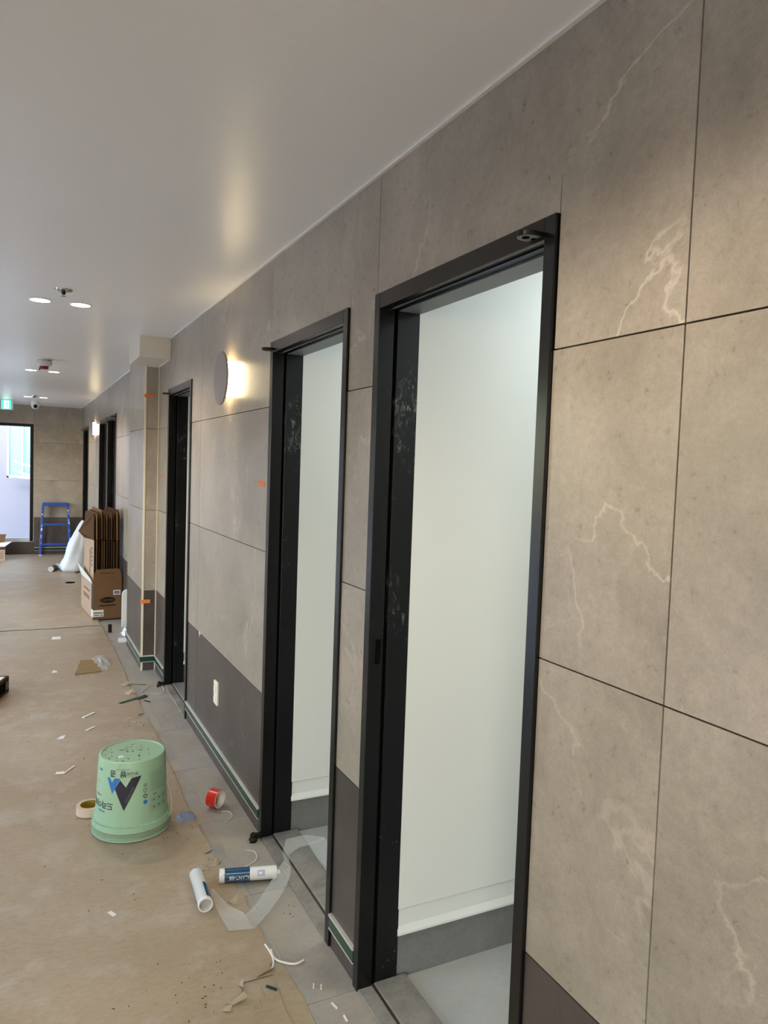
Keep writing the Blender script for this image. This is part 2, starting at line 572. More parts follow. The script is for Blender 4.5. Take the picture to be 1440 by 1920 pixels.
# ------------------------------------------------------------------ floor
fl = MB().box(XL - 0.1, 3.2, YN - 0.1, YF + 0.1, -0.12, -0.0018)
floor = struct(fl.build('floor', M_MORTAR))
GY = 0.0015
yk = -3.48
tile_mesh = {}
def ftile(x0, x1, y0, y1, mat):
    w, d = round(x1 - x0, 4), round(y1 - y0, 4)
    key = (w, d, mat.name)
    if key not in tile_mesh:
        o = MB().box(GY, w - GY, GY, d - GY, -0.010, 0.0).build('floor_tile', mat, floor)
        tile_mesh[key] = o.data
    else:
        o = bpy.data.objects.new('floor_tile', tile_mesh[key])
        COL.objects.link(o)
        o.parent = floor
    o.location = (x0, y0, 0)
while yk < YF - 0.01:
    ye = min(yk + 0.6, YF)
    for xa, xb in ((-1.4, -1.045), (-1.045, -0.445), (-0.445, 0.155), (0.155, 0.755), (0.755, XW)):
        ftile(xa, xb, yk, ye, M_FLOOR)
    yk += 0.6
for a, b, _ in DOORS[:3]:
    y1 = b - 0.02
    for xa, xb in ((XB, 1.48), (1.48, 2.08), (2.08, 2.68)):
        for ya, yb in ((y1 - 0.95, y1 - 0.44), (y1 - 0.44, y1)):
            ftile(xa, xb, ya, yb, M_RFLOOR)

# ------------------------------------------------------------------ far wall with the glazed door
FX0, FX1, FZ0, FZ1 = -0.70, 0.198, 0.213, 2.098
fw = MB()
fw.box(XL, FX0, YF + 0.010, YF + 0.12, 0, HC)
fw.box(FX1, XB, YF + 0.010, YF + 0.12, 0, HC)
fw.box(FX0, FX1, YF + 0.010, YF + 0.12, 0, FZ0)
fw.box(FX0, FX1, YF + 0.010, YF + 0.12, FZ1, HC)
wall_far = struct(fw.build('wall_far', M_JOINT))
for k in range(4):
    mt = M_DARK if k == 0 else M_TILE
    tile(wall_far, rect(FX1 + 0.004, XW, ROWS[k], ROWS[k + 1]), mt, YF, YF + 0.0105, 'y')
tile(wall_far, rect(FX0, FX1 + 0.004, 0, FZ0), M_DARK, YF, YF + 0.0105, 'y')
tile(wall_far, rect(FX0, FX1 + 0.004, FZ1, HC), M_TILE, YF, YF + 0.0105, 'y')
for k in range(4):
    tile(wall_far, rect(XL, FX0, ROWS[k], ROWS[k + 1]), M_DARK if k == 0 else M_TILE, YF, YF + 0.0105, 'y')

gd = struct(empty('door_7', (FX1, YF, FZ0)), 'glazed exit door with black frame at the far end of the corridor')
def gpart(name, x0, x1, z0, z1, m, y0=YF - 0.006, y1=YF + 0.09):
    o = MB().box(x0 - FX1, x1 - FX1, y0 - YF, y1 - YF, z0 - FZ0, z1 - FZ0).build(name, m, gd, bevel=0.002)
    return o
gpart('jamb', 0.147, FX1, FZ0, FZ1, M_BLACK)
gpart('jamb', FX0, FX0 + 0.05, FZ0, FZ1, M_BLACK)
gpart('head', FX0 + 0.05, 0.147, 2.050, FZ1, M_BLACK)
gpart('sill', FX0 + 0.05, 0.147, FZ0, 0.268, M_OUTFRAME, YF + 0.002, YF + 0.09)
gpart('pane', FX0 + 0.05, 0.147, 0.268, 2.050, M_GLASS, YF + 0.040, YF + 0.046)
gpart('frame_bead', FX1 - 0.001, FX1 + 0.006, FZ0 - 0.006, FZ1 + 0.006, M_LIP, YF - 0.004, YF + 0.002)
gpart('frame_bead', FX0, FX1 - 0.001, FZ1, FZ1 + 0.006, M_LIP, YF - 0.004, YF + 0.002)
gpart('frame_bead', FX0, FX1 - 0.001, FZ0 - 0.006, FZ0, M_LIP, YF - 0.004, YF + 0.002)

# ------------------------------------------------------------------ left wall, wall behind, ceiling
LWIN = [(-3.0, -1.0), (2.1, 2.7), (3.9, 5.0), (6.7, 8.0), (10.4, 11.8)]  # all unseen; first two added as fill, the rest follow floor light bands
LZ0, LZ1 = 0.02, 2.12
lw = MB()
le = [YN]
for a, b in LWIN:
    le += [a, b]
    lw.box(XL - 0.12, XL - 0.010, a, b, 0, LZ0)
    lw.box(XL - 0.12, XL - 0.010, a, b, LZ1, HC)
le.append(YF + 0.12)
for i in range(0, len(le), 2):
    lw.box(XL - 0.12, XL - 0.010, le[i], le[i + 1], 0, HC)
wl_ = struct(lw.build('wall_left', M_JOINT))
for i in range(0, len(le), 2):
    for k in range(4):
        tile(wl_, rect(le[i], min(le[i + 1], YF), ROWS[k], ROWS[k + 1]), M_WHITE, XL - 0.0105, XL)
for j, (a, b) in enumerate(LWIN):
    tile(wl_, rect(a, b, 0, LZ0), M_WHITE, XL - 0.0105, XL)
    tile(wl_, rect(a, b, LZ1, HC), M_WHITE, XL - 0.0105, XL)
    wd = struct(empty('window_%d' % (j + 1), (XL, a, LZ0)), 'unseen tall glazed window in the left corridor wall, supplying daylight')
    def wp(name, y0, y1, z0, z1, m, x0=XL - 0.10, x1=XL + 0.004):
        MB().box(x0 - XL, x1 - XL, y0 - a, y1 - a, z0 - LZ0, z1 - LZ0).build(name, m, wd)
    wp('jamb', a, a + 0.045, LZ0, LZ1, M_BLACK)
    wp('jamb', b - 0.045, b, LZ0, LZ1, M_BLACK)
    wp('head', a + 0.045, b - 0.045, LZ1 - 0.045, LZ1, M_BLACK)
    wp('sill', a + 0.045, b - 0.045, LZ0, LZ0 + 0.045, M_BLACK)
    wp('pane', a + 0.045, b - 0.045, LZ0 + 0.045, LZ1 - 0.045, M_GLASS, XL - 0.056, XL - 0.050)
wb_ = struct(MB().box(XL, XB, YN - 0.12, YN - 0.010, 0, HC).build('wall_back', M_JOINT))
for xa, xb in ((XL, -0.24), (-0.24, XW)):
    for k in range(4):
        tile(wb_, rect(xa, xb, ROWS[k], ROWS[k + 1]), M_WHITE, YN - 0.0105, YN, 'y')
ceiling = struct(MB().box(XL - 0.12, 3.2, YN - 0.12, YF + 0.12, HC, HC + 0.1).build('ceiling', M_CEIL))
t1 = MB().box(XW - 0.010, XW - 0.0002, YN, 5.20, HC - 0.006, HC + 0.001)
struct(t1.build('trim_1', M_WHITE))
t2 = MB().box(XW - 0.012, XW - 0.0002, 6.52, YF, HC - 0.010, HC + 0.001)
struct(t2.build('trim_2', M_WHITE))
t3 = MB().box(XL, XW - 0.012, YF - 0.012, YF - 0.0002, HC - 0.010, HC + 0.001)
struct(t3.build('trim_3', M_WHITE))

# ------------------------------------------------------------------ cubicles behind the doors
def cubicle(i, a, b):
    """far partition, near partition and back wall of the small room behind a door"""
    y1 = b - 0.036
    # plaster face with a trowelled ledge above the skirting
    prof = [(y1, HC), (y1, 0.226), (y1 + 0.004, 0.222), (y1 + 0.004, 0.170), (y1 - 0.004, 0.150), (y1 - 0.004, 0.143), (y1 + 0.010, 0.140), (y1 + 0.05, 0.140), (y1 + 0.05, HC)]
    w = struct(MB().prism(prof, XB - 0.003, 2.70).build('wall_partition', M_PLASTER))
    MB().box(XB - 0.003, 2.70, y1 + 0.008, y1 + 0.05, 0, 0.140).build('skirting', M_RBASE, w)
    if i != 1:          # the second room shares the partition of the first
        struct(MB().box(XB, 2.70, y1 - 1.00, y1 - 0.95, 0, HC).build('wall_partition', M_PLASTER))
    struct(MB().box(2.70, 2.75, y1 - 1.00, y1 + 0.05, 0, HC).build('wall_room_back', M_PLASTER))
    # ceiling lamp of the room
    ld = bpy.data.lights.new('room_lamp', 'AREA')
    ld.shape = 'DISK'
    ld.size = 0.34
    ld.energy = ROOM_W * (0.05 if i == 2 else 1.0)
    ld.color = COOL
    lo = bpy.data.objects.new('room_lamp', ld)
    COL.objects.link(lo)
    lo.location = (1.85, y1 - 0.5, HC - 0.03)
for i, (a, b, _) in enumerate(DOORS[:3]):
    cubicle(i, a, b)
# dark unlit rooms behind the far doors
for a, b, _ in DOORS[3:]:
    y1 = b - 0.036
    struct(MB().box(XB, 2.2, y1, y1 + 0.03, 0, HC).build('wall_partition', M_PLASTER))
    struct(MB().box(XB, 2.2, a - 0.03, a, 0, HC).build('wall_partition', M_PLASTER))
    struct(MB().box(2.2, 2.25, a - 0.03, y1 + 0.03, 0, HC).build('wall_room_back', M_PLASTER))

# ------------------------------------------------------------------ door frames
LABD = ['empty black steel door frame nearest the camera, hinge lug at its right top corner',
        'empty black steel door frame second from the camera, hinge lug at its left top corner',
        'empty black steel door frame between the round wall lamp and the tiled column',
        'black door frame behind the cartons, nearest beyond the column',
        'black door frame behind the cartons, just right of the far wall lamp',
        'black door frame nearest the far wall, left of the far wall lamp']
def door(i, a, b, hinge):
    d = struct(empty('door_%d' % (i + 1), (XW, a, 0)), LABD[i])
    def P(name, x0, x1, y0, y1, z0, z1, m, bev=0.0015):
        return MB().box(x0 - XW, x1 - XW, y0 - a, y1 - a, z0, z1).build(name, m, d, bevel=bev)
    w = 0.034
    xo = XW - 0.008
    P('jamb', xo, 0.960, b - w, b, 0.0, DT, M_BLACK)
    P('jamb', xo, 0.960, a, a + w, 0.0, DT, M_BLACK)
    P('head', xo, 0.960, a + w, b - w, 2.020, DT, M_TRIM)
    P('rabbet', 0.960, 0.971, b - 0.018, b, 0.0, DT, M_HOLE, 0)
    P('rabbet', 0.960, 0.971, a, a + 0.018, 0.0, DT, M_HOLE, 0)
    P('rabbet', 0.960, 0.971, a + 0.018, b - 0.018, 2.040, DT, M_HOLE, 0)
    P('stop', 0.971, XB, b - w - 0.001, b, 0.0, DT, M_SCUFF)
    P('stop', 0.971, XB, a, a + w + 0.001, 0.0, DT, M_SCUFF)
    P('head_stop', 0.971, XB, a + w + 0.001, b - w - 0.001, 2.022, DT, M_BLACK)
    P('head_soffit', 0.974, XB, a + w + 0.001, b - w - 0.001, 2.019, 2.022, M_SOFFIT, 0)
    # head gasket tube
    MB().tube([(0.940 - XW, w, 2.017), (0.940 - XW, b - a - w, 2.017)], 0.006, 8).build('gasket', M_BLACK, d, smooth=True)
    # pivot lugs
    hy = (b - 0.030) if hinge == 'far' else (a + 0.055)
    pts = []
    for k in range(13):
        t = math.pi / 2 + math.pi * k / 12
        pts.append((-0.032 + 0.021 * math.cos(t), hy - a + 0.021 * math.sin(t)))
    pts += [(-0.004, hy - a - 0.022), (-0.004, hy - a + 0.022)]
    lug = MB().prism(pts, 2.026, 2.036, 'z').build('pivot_lug', M_PLATE, d, bevel=0.001)
    for dx, rr in ((-0.036, 0.008), (-0.018, 0.005)):
        MB().lathe([(rr, 2.0252), (rr, 2.0262)], 12, Matrix.Translation((dx, hy - a, 0))).build('screw_hole', M_HOLE, lug)
    if i < 3:
        pv = MB().lathe([(0.017, 0.0), (0.018, 0.012), (0.013, 0.018), (0.012, 0.032), (0.006, 0.038)], 14, Matrix.Translation((-0.042, hy - a - 0.01, 0)))
        pv.box(-0.044, -0.006, hy - a - 0.018, hy - a + 0.002, 0.012, 0.030)
        pv.build('floor_pivot', M_PLATE, d)
        cm = MB()
        for q in range(7):
            rr = random.uniform(0.006, 0.014)
            cm.lathe([(rr, 0), (rr * 0.8, rr * 0.6), (rr * 0.2, rr)], 7, Matrix.Translation((-0.050 + random.uniform(-0.015, 0.04), hy - a + random.uniform(-0.03, 0.03), 0)))
        cm.build('mortar_crumbs', M_CONC, d)
    if hinge == 'near':
        sp = P('strike_plate', 0.928, 0.956, b - w - 0.0012, b - w, 0.955, 1.090, M_BLACK, 0)
        P('strike_hole', 0.934, 0.951, b - w - 0.0018, b - w - 0.0004, 0.995, 1.068, M_HOLE, 0)
    # threshold
    P('sill', XW - 0.006, 0.962, a + w, b - w, -0.004, 0.008, M_SILL, 0.002)
    P('divider', 0.962, 0.967, a + w, b - w, -0.004, 0.012, M_STRIP, 0)
    P('inner_sill', 0.967, XB + 0.03, a + w, b - w, -0.004, 0.016, M_SILL, 0.004)
    return d
for i, (a, b, h) in enumerate(DOORS):
    door(i, a, b, h)

# ------------------------------------------------------------------ skirting strips with green film
def skirting(name, x, y0, y1, z=0.064, axis='y'):
    """green faced strip with pale lips; runs along y at wall face x, or along x at face y"""
    e = struct(empty(name, (0, 0, 0)))
    t = 0.009
    def B(n, a0, a1, z0, z1, th, m):
        if axis == 'y':
            MB().box(x - th, x, a0, a1, z0, z1).build(n, m, e)
        else:
            MB().box(a0, a1, x - th, x, z0, z1).build(n, m, e)
    B('film_face', y0, y1, z + 0.004, z + 0.042, t, M_GREEN)
    B('top_lip', y0, y1, z + 0.042, z + 0.050, t + 0.002, M_LIP)
    B('bottom_lip', y0, y1, z, z + 0.004, t + 0.001, M_LIP)
    return e
skirting('baseboard_right', XW, 1.946, 2.138)
skirting('baseboard_right', XW, 2.945, 4.474)
skirting('baseboard_right', XW, 5.255, COLY0 - 0.012)
skirting('baseboard_column', COLX, COLY0 - 0.010, COLY1)
skirting('baseboard_column', COLY0, COLX - 0.010, XW - 0.011, axis='x')
skirting('baseboard_far', YF, 0.215, XW - 0.012, axis='x')

# ------------------------------------------------------------------ lamps
def downlight(x, y, label):
    e = tag(empty('downlight', (x, y, HC)), label, 'downlight', 'recessed ceiling downlights in pairs')
    MB().lathe([(0.050, 0.0), (0.058, 0.0), (0.058, -0.003), (0.050, -0.005), (0.050, 0.0)], 28).build('trim_ring', M_WHITE, e, smooth=True)
    MB().lathe([(0.0, -0.0035), (0.050, -0.0035), (0.050, -0.0005), (0.0, -0.0005)], 28).build('lens', M_DOWN, e)
    ld = bpy.data.lights.new('downlight_lamp', 'SPOT')
    ld.energy = DOWN_W * 4
    ld.color = WARM
    ld.spot_size = math.radians(140)
    ld.spot_blend = 0.55
    ld.shadow_soft_size = 0.045
    lo = bpy.data.objects.new('downlight_lamp', ld)
    COL.objects.link(lo)
    lo.parent = e
    lo.location = (0, 0, -0.055)
DL = [(-2.60, 'behind the camera'), (0.90, 'above the nearest door frame'), (4.40, 'in the nearest pair, beside the sprinkler'),
      (7.93, 'in the middle pair, beyond the smoke detector'), (11.43, 'in the farthest pair, by the exit sign')]
for y, t in DL:
    downlight(0.092, y, 'left round ceiling downlight ' + t)
    downlight(0.292, y, 'right round ceiling downlight ' + t)

def sconce(y, z, label):
    e = tag(empty('wall_lamp', (XW, y, z)), label, 'wall lamp', 'round backlit wall lamps')
    R = Matrix.Rotation(math.radians(-90), 4, 'Y')      # local z -> -x (into the corridor)
    MB().lathe([(0.0, 0.0), (0.084, 0.0), (0.084, 0.040), (0.0, 0.040)], 40, R).build('light_drum', M_DRUM, e, smooth=True)
    MB().lathe([(0.0, 0.040), (0.128, 0.040), (0.130, 0.044), (0.128, 0.050), (0.0, 0.052)], 48, R).build('disc_cover', M_DISC, e, smooth=True)
    return e
sconce(3.60, 1.980, 'round taupe backlit wall lamp between the second and third door frames')
fill_sconce = sconce(0.10, 1.980, 'unseen round backlit lamp added on the left wall to brighten the near ceiling')  # added lamp, out of view; lifts the ceiling near the camera
fill_sconce.location = (XL, 0.10, 1.980)
fill_sconce.rotation_euler = (0, 0, math.pi)
sconce(10.82, 1.985, 'round backlit wall lamp at the far end, between two black door frames')

# ------------------------------------------------------------------ ceiling fittings
def sprinkler(x, y, label):
    e = tag(empty('sprinkler', (x, y, HC)), label, 'sprinkler', 'ceiling sprinklers')
    MB().lathe([(0.044, 0.0), (0.042, -0.006), (0.020, -0.010), (0.0, -0.010)], 24).build('escutcheon', M_CHROME, e, smooth=True)
    h = MB().lathe([(0.010, -0.009), (0.010, -0.020), (0.006, -0.026), (0.0, -0.026)], 12).build('head', M_PLATE, e, smooth=True)
    MB().lathe([(0.0, -0.034), (0.013, -0.034), (0.013, -0.032), (0.004, -0.032), (0.004, -0.024), (0.0, -0.024)], 12).build('deflector', M_CHROME, e)
sprinkler(0.191, 4.07, 'small chrome ceiling sprinkler nearest the camera, between the downlights')
sprinkler(0.176, 11.20, 'tiny ceiling sprinkler between the farthest pair of downlights')

e = tag(empty('smoke_detector', (0.182, 6.99, HC)), 'grey smoke detector with a red cap under the ceiling', 'smoke detector')
MB().lathe([(0.074, 0.0), (0.074, -0.006), (0.060, -0.010), (0.050, -0.010)], 28).build('base', M_WHITE, e, smooth=True)
MB().lathe([(0.050, -0.008), (0.064, -0.022), (0.064, -0.048), (0.046, -0.062), (0.0, -0.062)], 28).build('body', M_DETECT, e, smooth=True)
MB().lathe([(0.034, -0.060), (0.034, -0.082), (0.026, -0.086), (0.0, -0.086)], 20).build('dust_cap', M_REDCAP, e, smooth=True)
MB().tube([(-0.036, -0.01, -0.075), (-0.034, -0.01, -0.098)], 0.004, 6).build('indicator', M_INK, e)

e = tag(empty('security_camera', (0.200, 12.35, HC)), 'white dome security camera under the ceiling by the far wall', 'camera')
MB().lathe([(0.060, 0.0), (0.060, -0.030), (0.058, -0.058), (0.050, -0.085), (0.034, -0.104), (0.012, -0.113), (0.0, -0.114)], 28).build('housing', M_WHITE, e, smooth=True)
MB().lathe([(0.030, 0.050), (0.028, 0.060), (0.018, 0.066), (0.0, 0.067)], 20, Matrix.Translation((0.004, 0, -0.066)) @ Matrix.Rotation(math.radians(100), 4, 'X')).build('lens', M_LENS, e, smooth=True)

# exit sign: box, green panel, white runner and doorway
e = tag(empty('exit_sign', (-0.176, 12.30, HC)), 'small lit green exit sign with a white running figure', 'exit sign')
MB().box(-0.084, 0.084, -0.016, 0.016, -0.150, 0.0).build('sign_box', M_WHITE, e, bevel=0.003)
MB().box(-0.066, 0.054, -0.0185, -0.0158, -0.140, -0.012).build('green_panel', M_EXITG, e)
rn = MB().box(-0.038, 0.028, -0.0195, -0.0183, -0.134, -0.018).build('white_doorway', M_EXITW, e)
def sig(pts, name):
    MB().prism([(x, z) for x, z in pts], -0.0205, -0.0193, 'y').build(name, M_EXITG, e)
sig([(-0.014, -0.030), (-0.004, -0.030), (-0.004, -0.042), (-0.014, -0.042)], 'runner_head')
sig([(-0.016, -0.046), (0.000, -0.044), (0.008, -0.080), (-0.004, -0.084)], 'runner_body')
sig([(-0.004, -0.084), (0.006, -0.080), (0.022, -0.112), (0.014, -0.118)], 'runner_leg')
sig([(-0.004, -0.080), (0.002, -0.086), (-0.018, -0.122), (-0.026, -0.118)], 'runner_leg')
sig([(0.000, -0.050), (0.018, -0.064), (0.016, -0.070), (0.001, -0.058)], 'runner_arm')
sig([(-0.012, -0.050), (-0.030, -0.072), (-0.025, -0.076), (-0.010, -0.060)], 'runner_arm')
MB().lathe([(0.0, 0.0), (0.004, 0.0), (0.004, 0.003), (0.0, 0.003)], 10, Matrix.Translation((0.070, -0.016, -0.128)) @ Matrix.Rotation(math.radians(90), 4, 'X')).build('test_button', M_INK, e)

# ------------------------------------------------------------------ socket on the dark tile
e = tag(empty('wall_socket', (XW, 3.716, 0.386)), 'ivory double wall socket on the dark tile beside the second door frame', 'socket')
MB().box(-0.012, 0, -0.060, 0.060, -0.036, 0.036).build('cover', M_IVORY, e, bevel=0.003)
for s in (-1, 1):
    R = Matrix.Translation((-0.0125, s * 0.027, 0)) @ Matrix.Rotation(math.radians(-90), 4, 'Y')
    MB().lathe([(0.021, 0.0), (0.021, 0.003), (0.018, 0.003), (0.017, 0.0008), (0.0, 0.0008)], 20, R).build('outlet', M_IVORY, e, smooth=True)
e.rotation_euler = (math.radians(90), 0, 0)

# ------------------------------------------------------------------ bits of orange tape
def otape(poly, a, b, axis, label):
    tag(MB().prism(poly, a, b, axis).build('masking_tape', M_ORANGE), label, 'tape', 'orange masking tape pieces')
o = MB()
o.box(COLX - 0.0042, COLX - 0.003, COLY0 - 0.003, COLY0 + 0.03, 2.033, 2.056)
o.box(COLX - 0.0042, COLX + 0.062, COLY0 - 0.0045, COLY0 - 0.003, 2.033, 2.056)
tag(o.build('masking_tape', M_ORANGE), 'orange masking tape strip wrapped round the top of the column corner', 'tape', 'orange masking tape pieces')
o = MB()
o.box(COLX - 0.0042, COLX - 0.003, COLY0 - 0.003, COLY0 + 0.05, 0.506, 0.532)
o.box(COLX - 0.0042, COLX + 0.058, COLY0 - 0.0045, COLY0 - 0.003, 0.508, 0.536)
tag(o.build('masking_tape', M_ORANGE), 'orange masking tape strip low on the column, over dark tile', 'tape', 'orange masking tape pieces')
otape([(2.982, 1.474), (3.072, 1.476), (3.090, 1.497), (3.050, 1.499), (2.984, 1.496)], XW - 0.0012, XW - 0.0001, 'x', 'orange masking tape scrap left of the second door frame')
otape([(5.425, 1.452), (5.475, 1.452), (5.475, 1.474), (5.428, 1.474)], XW - 0.0012, XW - 0.0001, 'x', 'tiny orange tape scrap between the column and third door frame')
# white cross spacer left in a joint
sp = MB()
sp.box(XW - 0.004, XW, 4.128, 4.164, 0.599, 0.604)
sp.box(XW - 0.004, XW, 4.144, 4.149, 0.585, 0.618)
tag(sp.build('tile_spacer', M_SCRAP), 'white cross tile spacer left above the dark tile', 'spacer')

# ------------------------------------------------------------------ protective paper on the floor
def inside(p, poly):
    x, y = p
    r = False
    j = len(poly) - 1
    for i in range(len(poly)):
        xi, yi = poly[i]
        xj, yj = poly[j]
        if (yi > y) != (yj > y) and x < (xj - xi) * (y - yi) / (yj - yi) + xi:
            r = not r
        j = i
    return r

def wav(x, y, k):
    return 0.0014 * math.sin(3.1 * y + 1.3 * x + k) * math.sin(2.3 * x + 0.7 * y + k) + 0.0008 * math.sin(11 * y + 5 * x + k)

def sheet(name, x0, x1, y0, y1, z, mat, step, edge, holes=(), k=0.0, t=0.0015):
    """thin wavy sheet; edge(y) = its right border"""
    nx = int(round((x1 - x0) / step))
    ny = int(round((y1 - y0) / step))
    vs_, fs = [], []
    for lay in (1, 0):
        for j in range(ny + 1):
            y = y0 + (y1 - y0) * j / ny
            xe = edge(y)
            for i in range(nx + 1):
                x = x0 + (xe - x0) * i / nx
                yy = y + (0.012 * math.sin(x * 9 + k) + 0.006 * math.sin(x * 31 + k) if j in (0, ny) else 0)
                h = z + abs(wav(x, y, k)) + (t if lay else 0)
                vs_.append((x, yy, h))
    N = (nx + 1) * (ny + 1)
    keep = {}
    for j in range(ny):
        for i in range(nx):
            q = vs_[j * (nx + 1) + i]
            q2 = vs_[(j + 1) * (nx + 1) + i + 1]
            c = ((q[0] + q2[0]) / 2, (q[1] + q2[1]) / 2)
            keep[(i, j)] = not any(inside(c, h) for h in holes)
    for j in range(ny):
        for i in range(nx):
            if not keep[(i, j)]:
                continue
            a = j * (nx + 1) + i
            b, c, d = a + 1, a + nx + 2, a + nx + 1
            fs.append((a, b, c, d))
            fs.append((a + N, d + N, c + N, b + N))
            for (di, dj, e0, e1) in ((-1, 0, d, a), (1, 0, b, c), (0, -1, a, b), (0, 1, c, d)):
                if not keep.get((i + di, j + dj), False):
                    fs.append((e1, e0, e0 + N, e1 + N))
    m = MB()
    m.v, m.f = vs_, fs
    return m.build(name, mat, smooth=False)

def jag(y):
    random.seed(int(y * 400))
    j = random.uniform(-0.004, 0.004)
    return 0.700 + 0.006 * math.sin(y * 3.3) + 0.004 * math.sin(y * 9.1) + j
def edge_near(y):
    base = jag(y)
    if 2.12 < y < 2.75:
        base += 0.024
    if abs(y - 2.52) < 0.012 or abs(y - 2.86) < 0.01 or abs(y - 4.62) < 0.03:
        base -= 0.035
    if 1.7 < y < 2.075:
        base += -0.002
    return base
tear = [(0.544, 2.007), (0.600, 2.014), (0.596, 2.073), (0.622, 2.089), (0.662, 2.078), (0.760, 2.092), (0.690, 2.050), (0.655, 2.02), (0.632, 1.965), (0.611, 1.948), (0.604, 1.99), (0.57, 1.992)]
near_paper = sheet('floor_paper', XL + 0.004, 0.70, 1.2, 7.38, 0.0035, M_KRAFT, 0.02, edge_near, [tear], 0.4)
tag(near_paper, 'large brown kraft protection paper covering the near corridor floor', 'floor paper', 'brown kraft protection papers')
far_paper = sheet('floor_paper', XL + 0.004, 0.70, 7.30, 13.04, 0.0085, M_KRAFT, 0.04, lambda y: jag(y) - 0.004, [], 2.1)
tag(far_paper, 'brown kraft paper sheet on the floor under the stepladder and cartons', 'floor paper', 'brown kraft protection papers')
back_paper = sheet('floor_paper', XL + 0.004, 0.70, -3.5, 1.26, 0.0065, M_KRAFT, 0.06, jag, [], 4.1)
tag(back_paper, 'brown kraft paper sheet on the floor beneath the camera', 'floor paper', 'brown kraft protection papers')
under = sheet('paper_underlay', 0.45, 0.735, 1.30, 2.125, 0.0004, M_KRAFT2, 0.03, lambda y: 0.752 + 0.006 * math.sin(y * 17), [], 1.0, 0.0008)
tag(under, 'dirty tan paper layer showing through the tear at the bottom edge', 'floor paper')

def lifted(name, pts, mat, parent=None):
    """small curled flap given by (x, y, z) fan points"""
    m = MB()
    k = len(pts)
    m.add(list(pts) + [(x, y, z - 0.0012) for x, y, z in pts], [tuple(range(k)), tuple(range(2 * k - 1, k - 1, -1))] + [((i + 1) % k, i, k + i, k + (i + 1) % k) for i in range(k)])
    return m.build(name, mat, parent)
lifted('torn_flap', [(0.543, 2.008, .008), (0.560, 1.994, .010), (0.602, 1.996, .020), (0.598, 2.016, .024), (0.575, 2.012, .016)], M_KRAFT, near_paper)
lifted('torn_flap', [(0.524, 1.986, .008), (0.545, 1.972, .010), (0.556, 1.990, .016), (0.540, 1.996, .012)], M_KRAFT, near_paper)
lifted('torn_flap', [(0.596, 2.070, .008), (0.602, 2.046, .016), (0.612, 2.080, .018)], M_KRAFT, near_paper)
lifted('torn_flap', [(0.655, 2.083, .008), (0.702, 2.092, .016), (0.714, 2.100, .008), (0.660, 2.096, .007)], M_KRAFT, near_paper)
lifted('torn_flap', [(0.675, 2.500, .008), (0.728, 2.532, .020), (0.742, 2.518, .010), (0.735, 2.480, .006), (0.690, 2.470, .007)], M_KRAFT, near_paper)
lifted('torn_flap', [(0.655, 2.760, .008), (0.705, 2.800, .016), (0.722, 2.790, .007), (0.690, 2.740, .007)], M_KRAFT, near_paper)
lifted('torn_flap', [(0.605, 5.298, .008), (0.696, 5.326, .022), (0.71, 5.30, .010), (0.66, 5.26, .007)], M_KRAFT, near_paper)
lifted('torn_flap', [(0.630, 5.103, .008), (0.696, 5.120, .030), (0.705, 5.08, .010), (0.66, 5.06, .007)], M_KRAFT, near_paper)
tag(lifted('paper_scrap', [(0.71, 5.318, .003), (0.80, 5.262, .010), (0.805, 5.285, .004), (0.72, 5.345, .003)], M_KRAFT), 'narrow curled kraft paper strip on the tiles by the third door frame', 'paper scrap')

# ------------------------------------------------------------------ upturned bucket
BX, BY = 0.437, 3.210
bk = tag(empty('bucket', (BX, BY, 0.0075)), 'upturned mint green plastic bucket with blue and navy logo on the floor', 'bucket')
BH = 0.326
def brad(z):
    return 0.1475 - (z - 0.062) / (0.318 - 0.062) * 0.0125
MB().lathe([(0.150, 0.0), (0.157, 0.0), (0.160, 0.003), (0.160, 0.008), (0.153, 0.011), (0.152, 0.014), (0.158, 0.017), (0.159, 0.028), (0.157, 0.034),
            (0.157, 0.036), (0.1605, 0.038), (0.158, 0.060), (0.1495, 0.062), (brad(0.064), 0.064), (brad(0.318), 0.318), (brad(0.318) - 0.002, 0.324), (brad(0.318) - 0.006, BH),
            (brad(0.318) - 0.010, BH), (brad(0.318) - 0.012, BH - 0.004), (0.0, BH - 0.004)], 64).build('body', M_PAIL, bk, smooth=True)
MB().lathe([(0.1585, 0.0172), (0.1602, 0.018), (0.1600, 0.0335), (0.1585, 0.0345)], 64).build('dirty_rim_band', M_PAILD, bk, smooth=True)
rib = MB()
for k in range(72):
    t = 2 * math.pi * k / 72
    c, s = math.cos(t), math.sin(t)
    rr = 0.1545
    rib.add([(rr * c - 0.0012 * s + d * c, rr * s + 0.0012 * c + d * s, z) for d in (-0.004, 0.004) for z in (0.060, 0.0625)] +
            [(rr * c + 0.0012 * s + d * c, rr * s - 0.0012 * c + d * s, z) for d in (-0.004, 0.004) for z in (0.060, 0.0625)],
            [(0, 1, 3, 2), (4, 6, 7, 5), (0, 4, 5, 1), (2, 3, 7, 6), (1, 5, 7, 3), (0, 2, 6, 4)])
rib.build('rim_teeth', M_PAIL, bk)
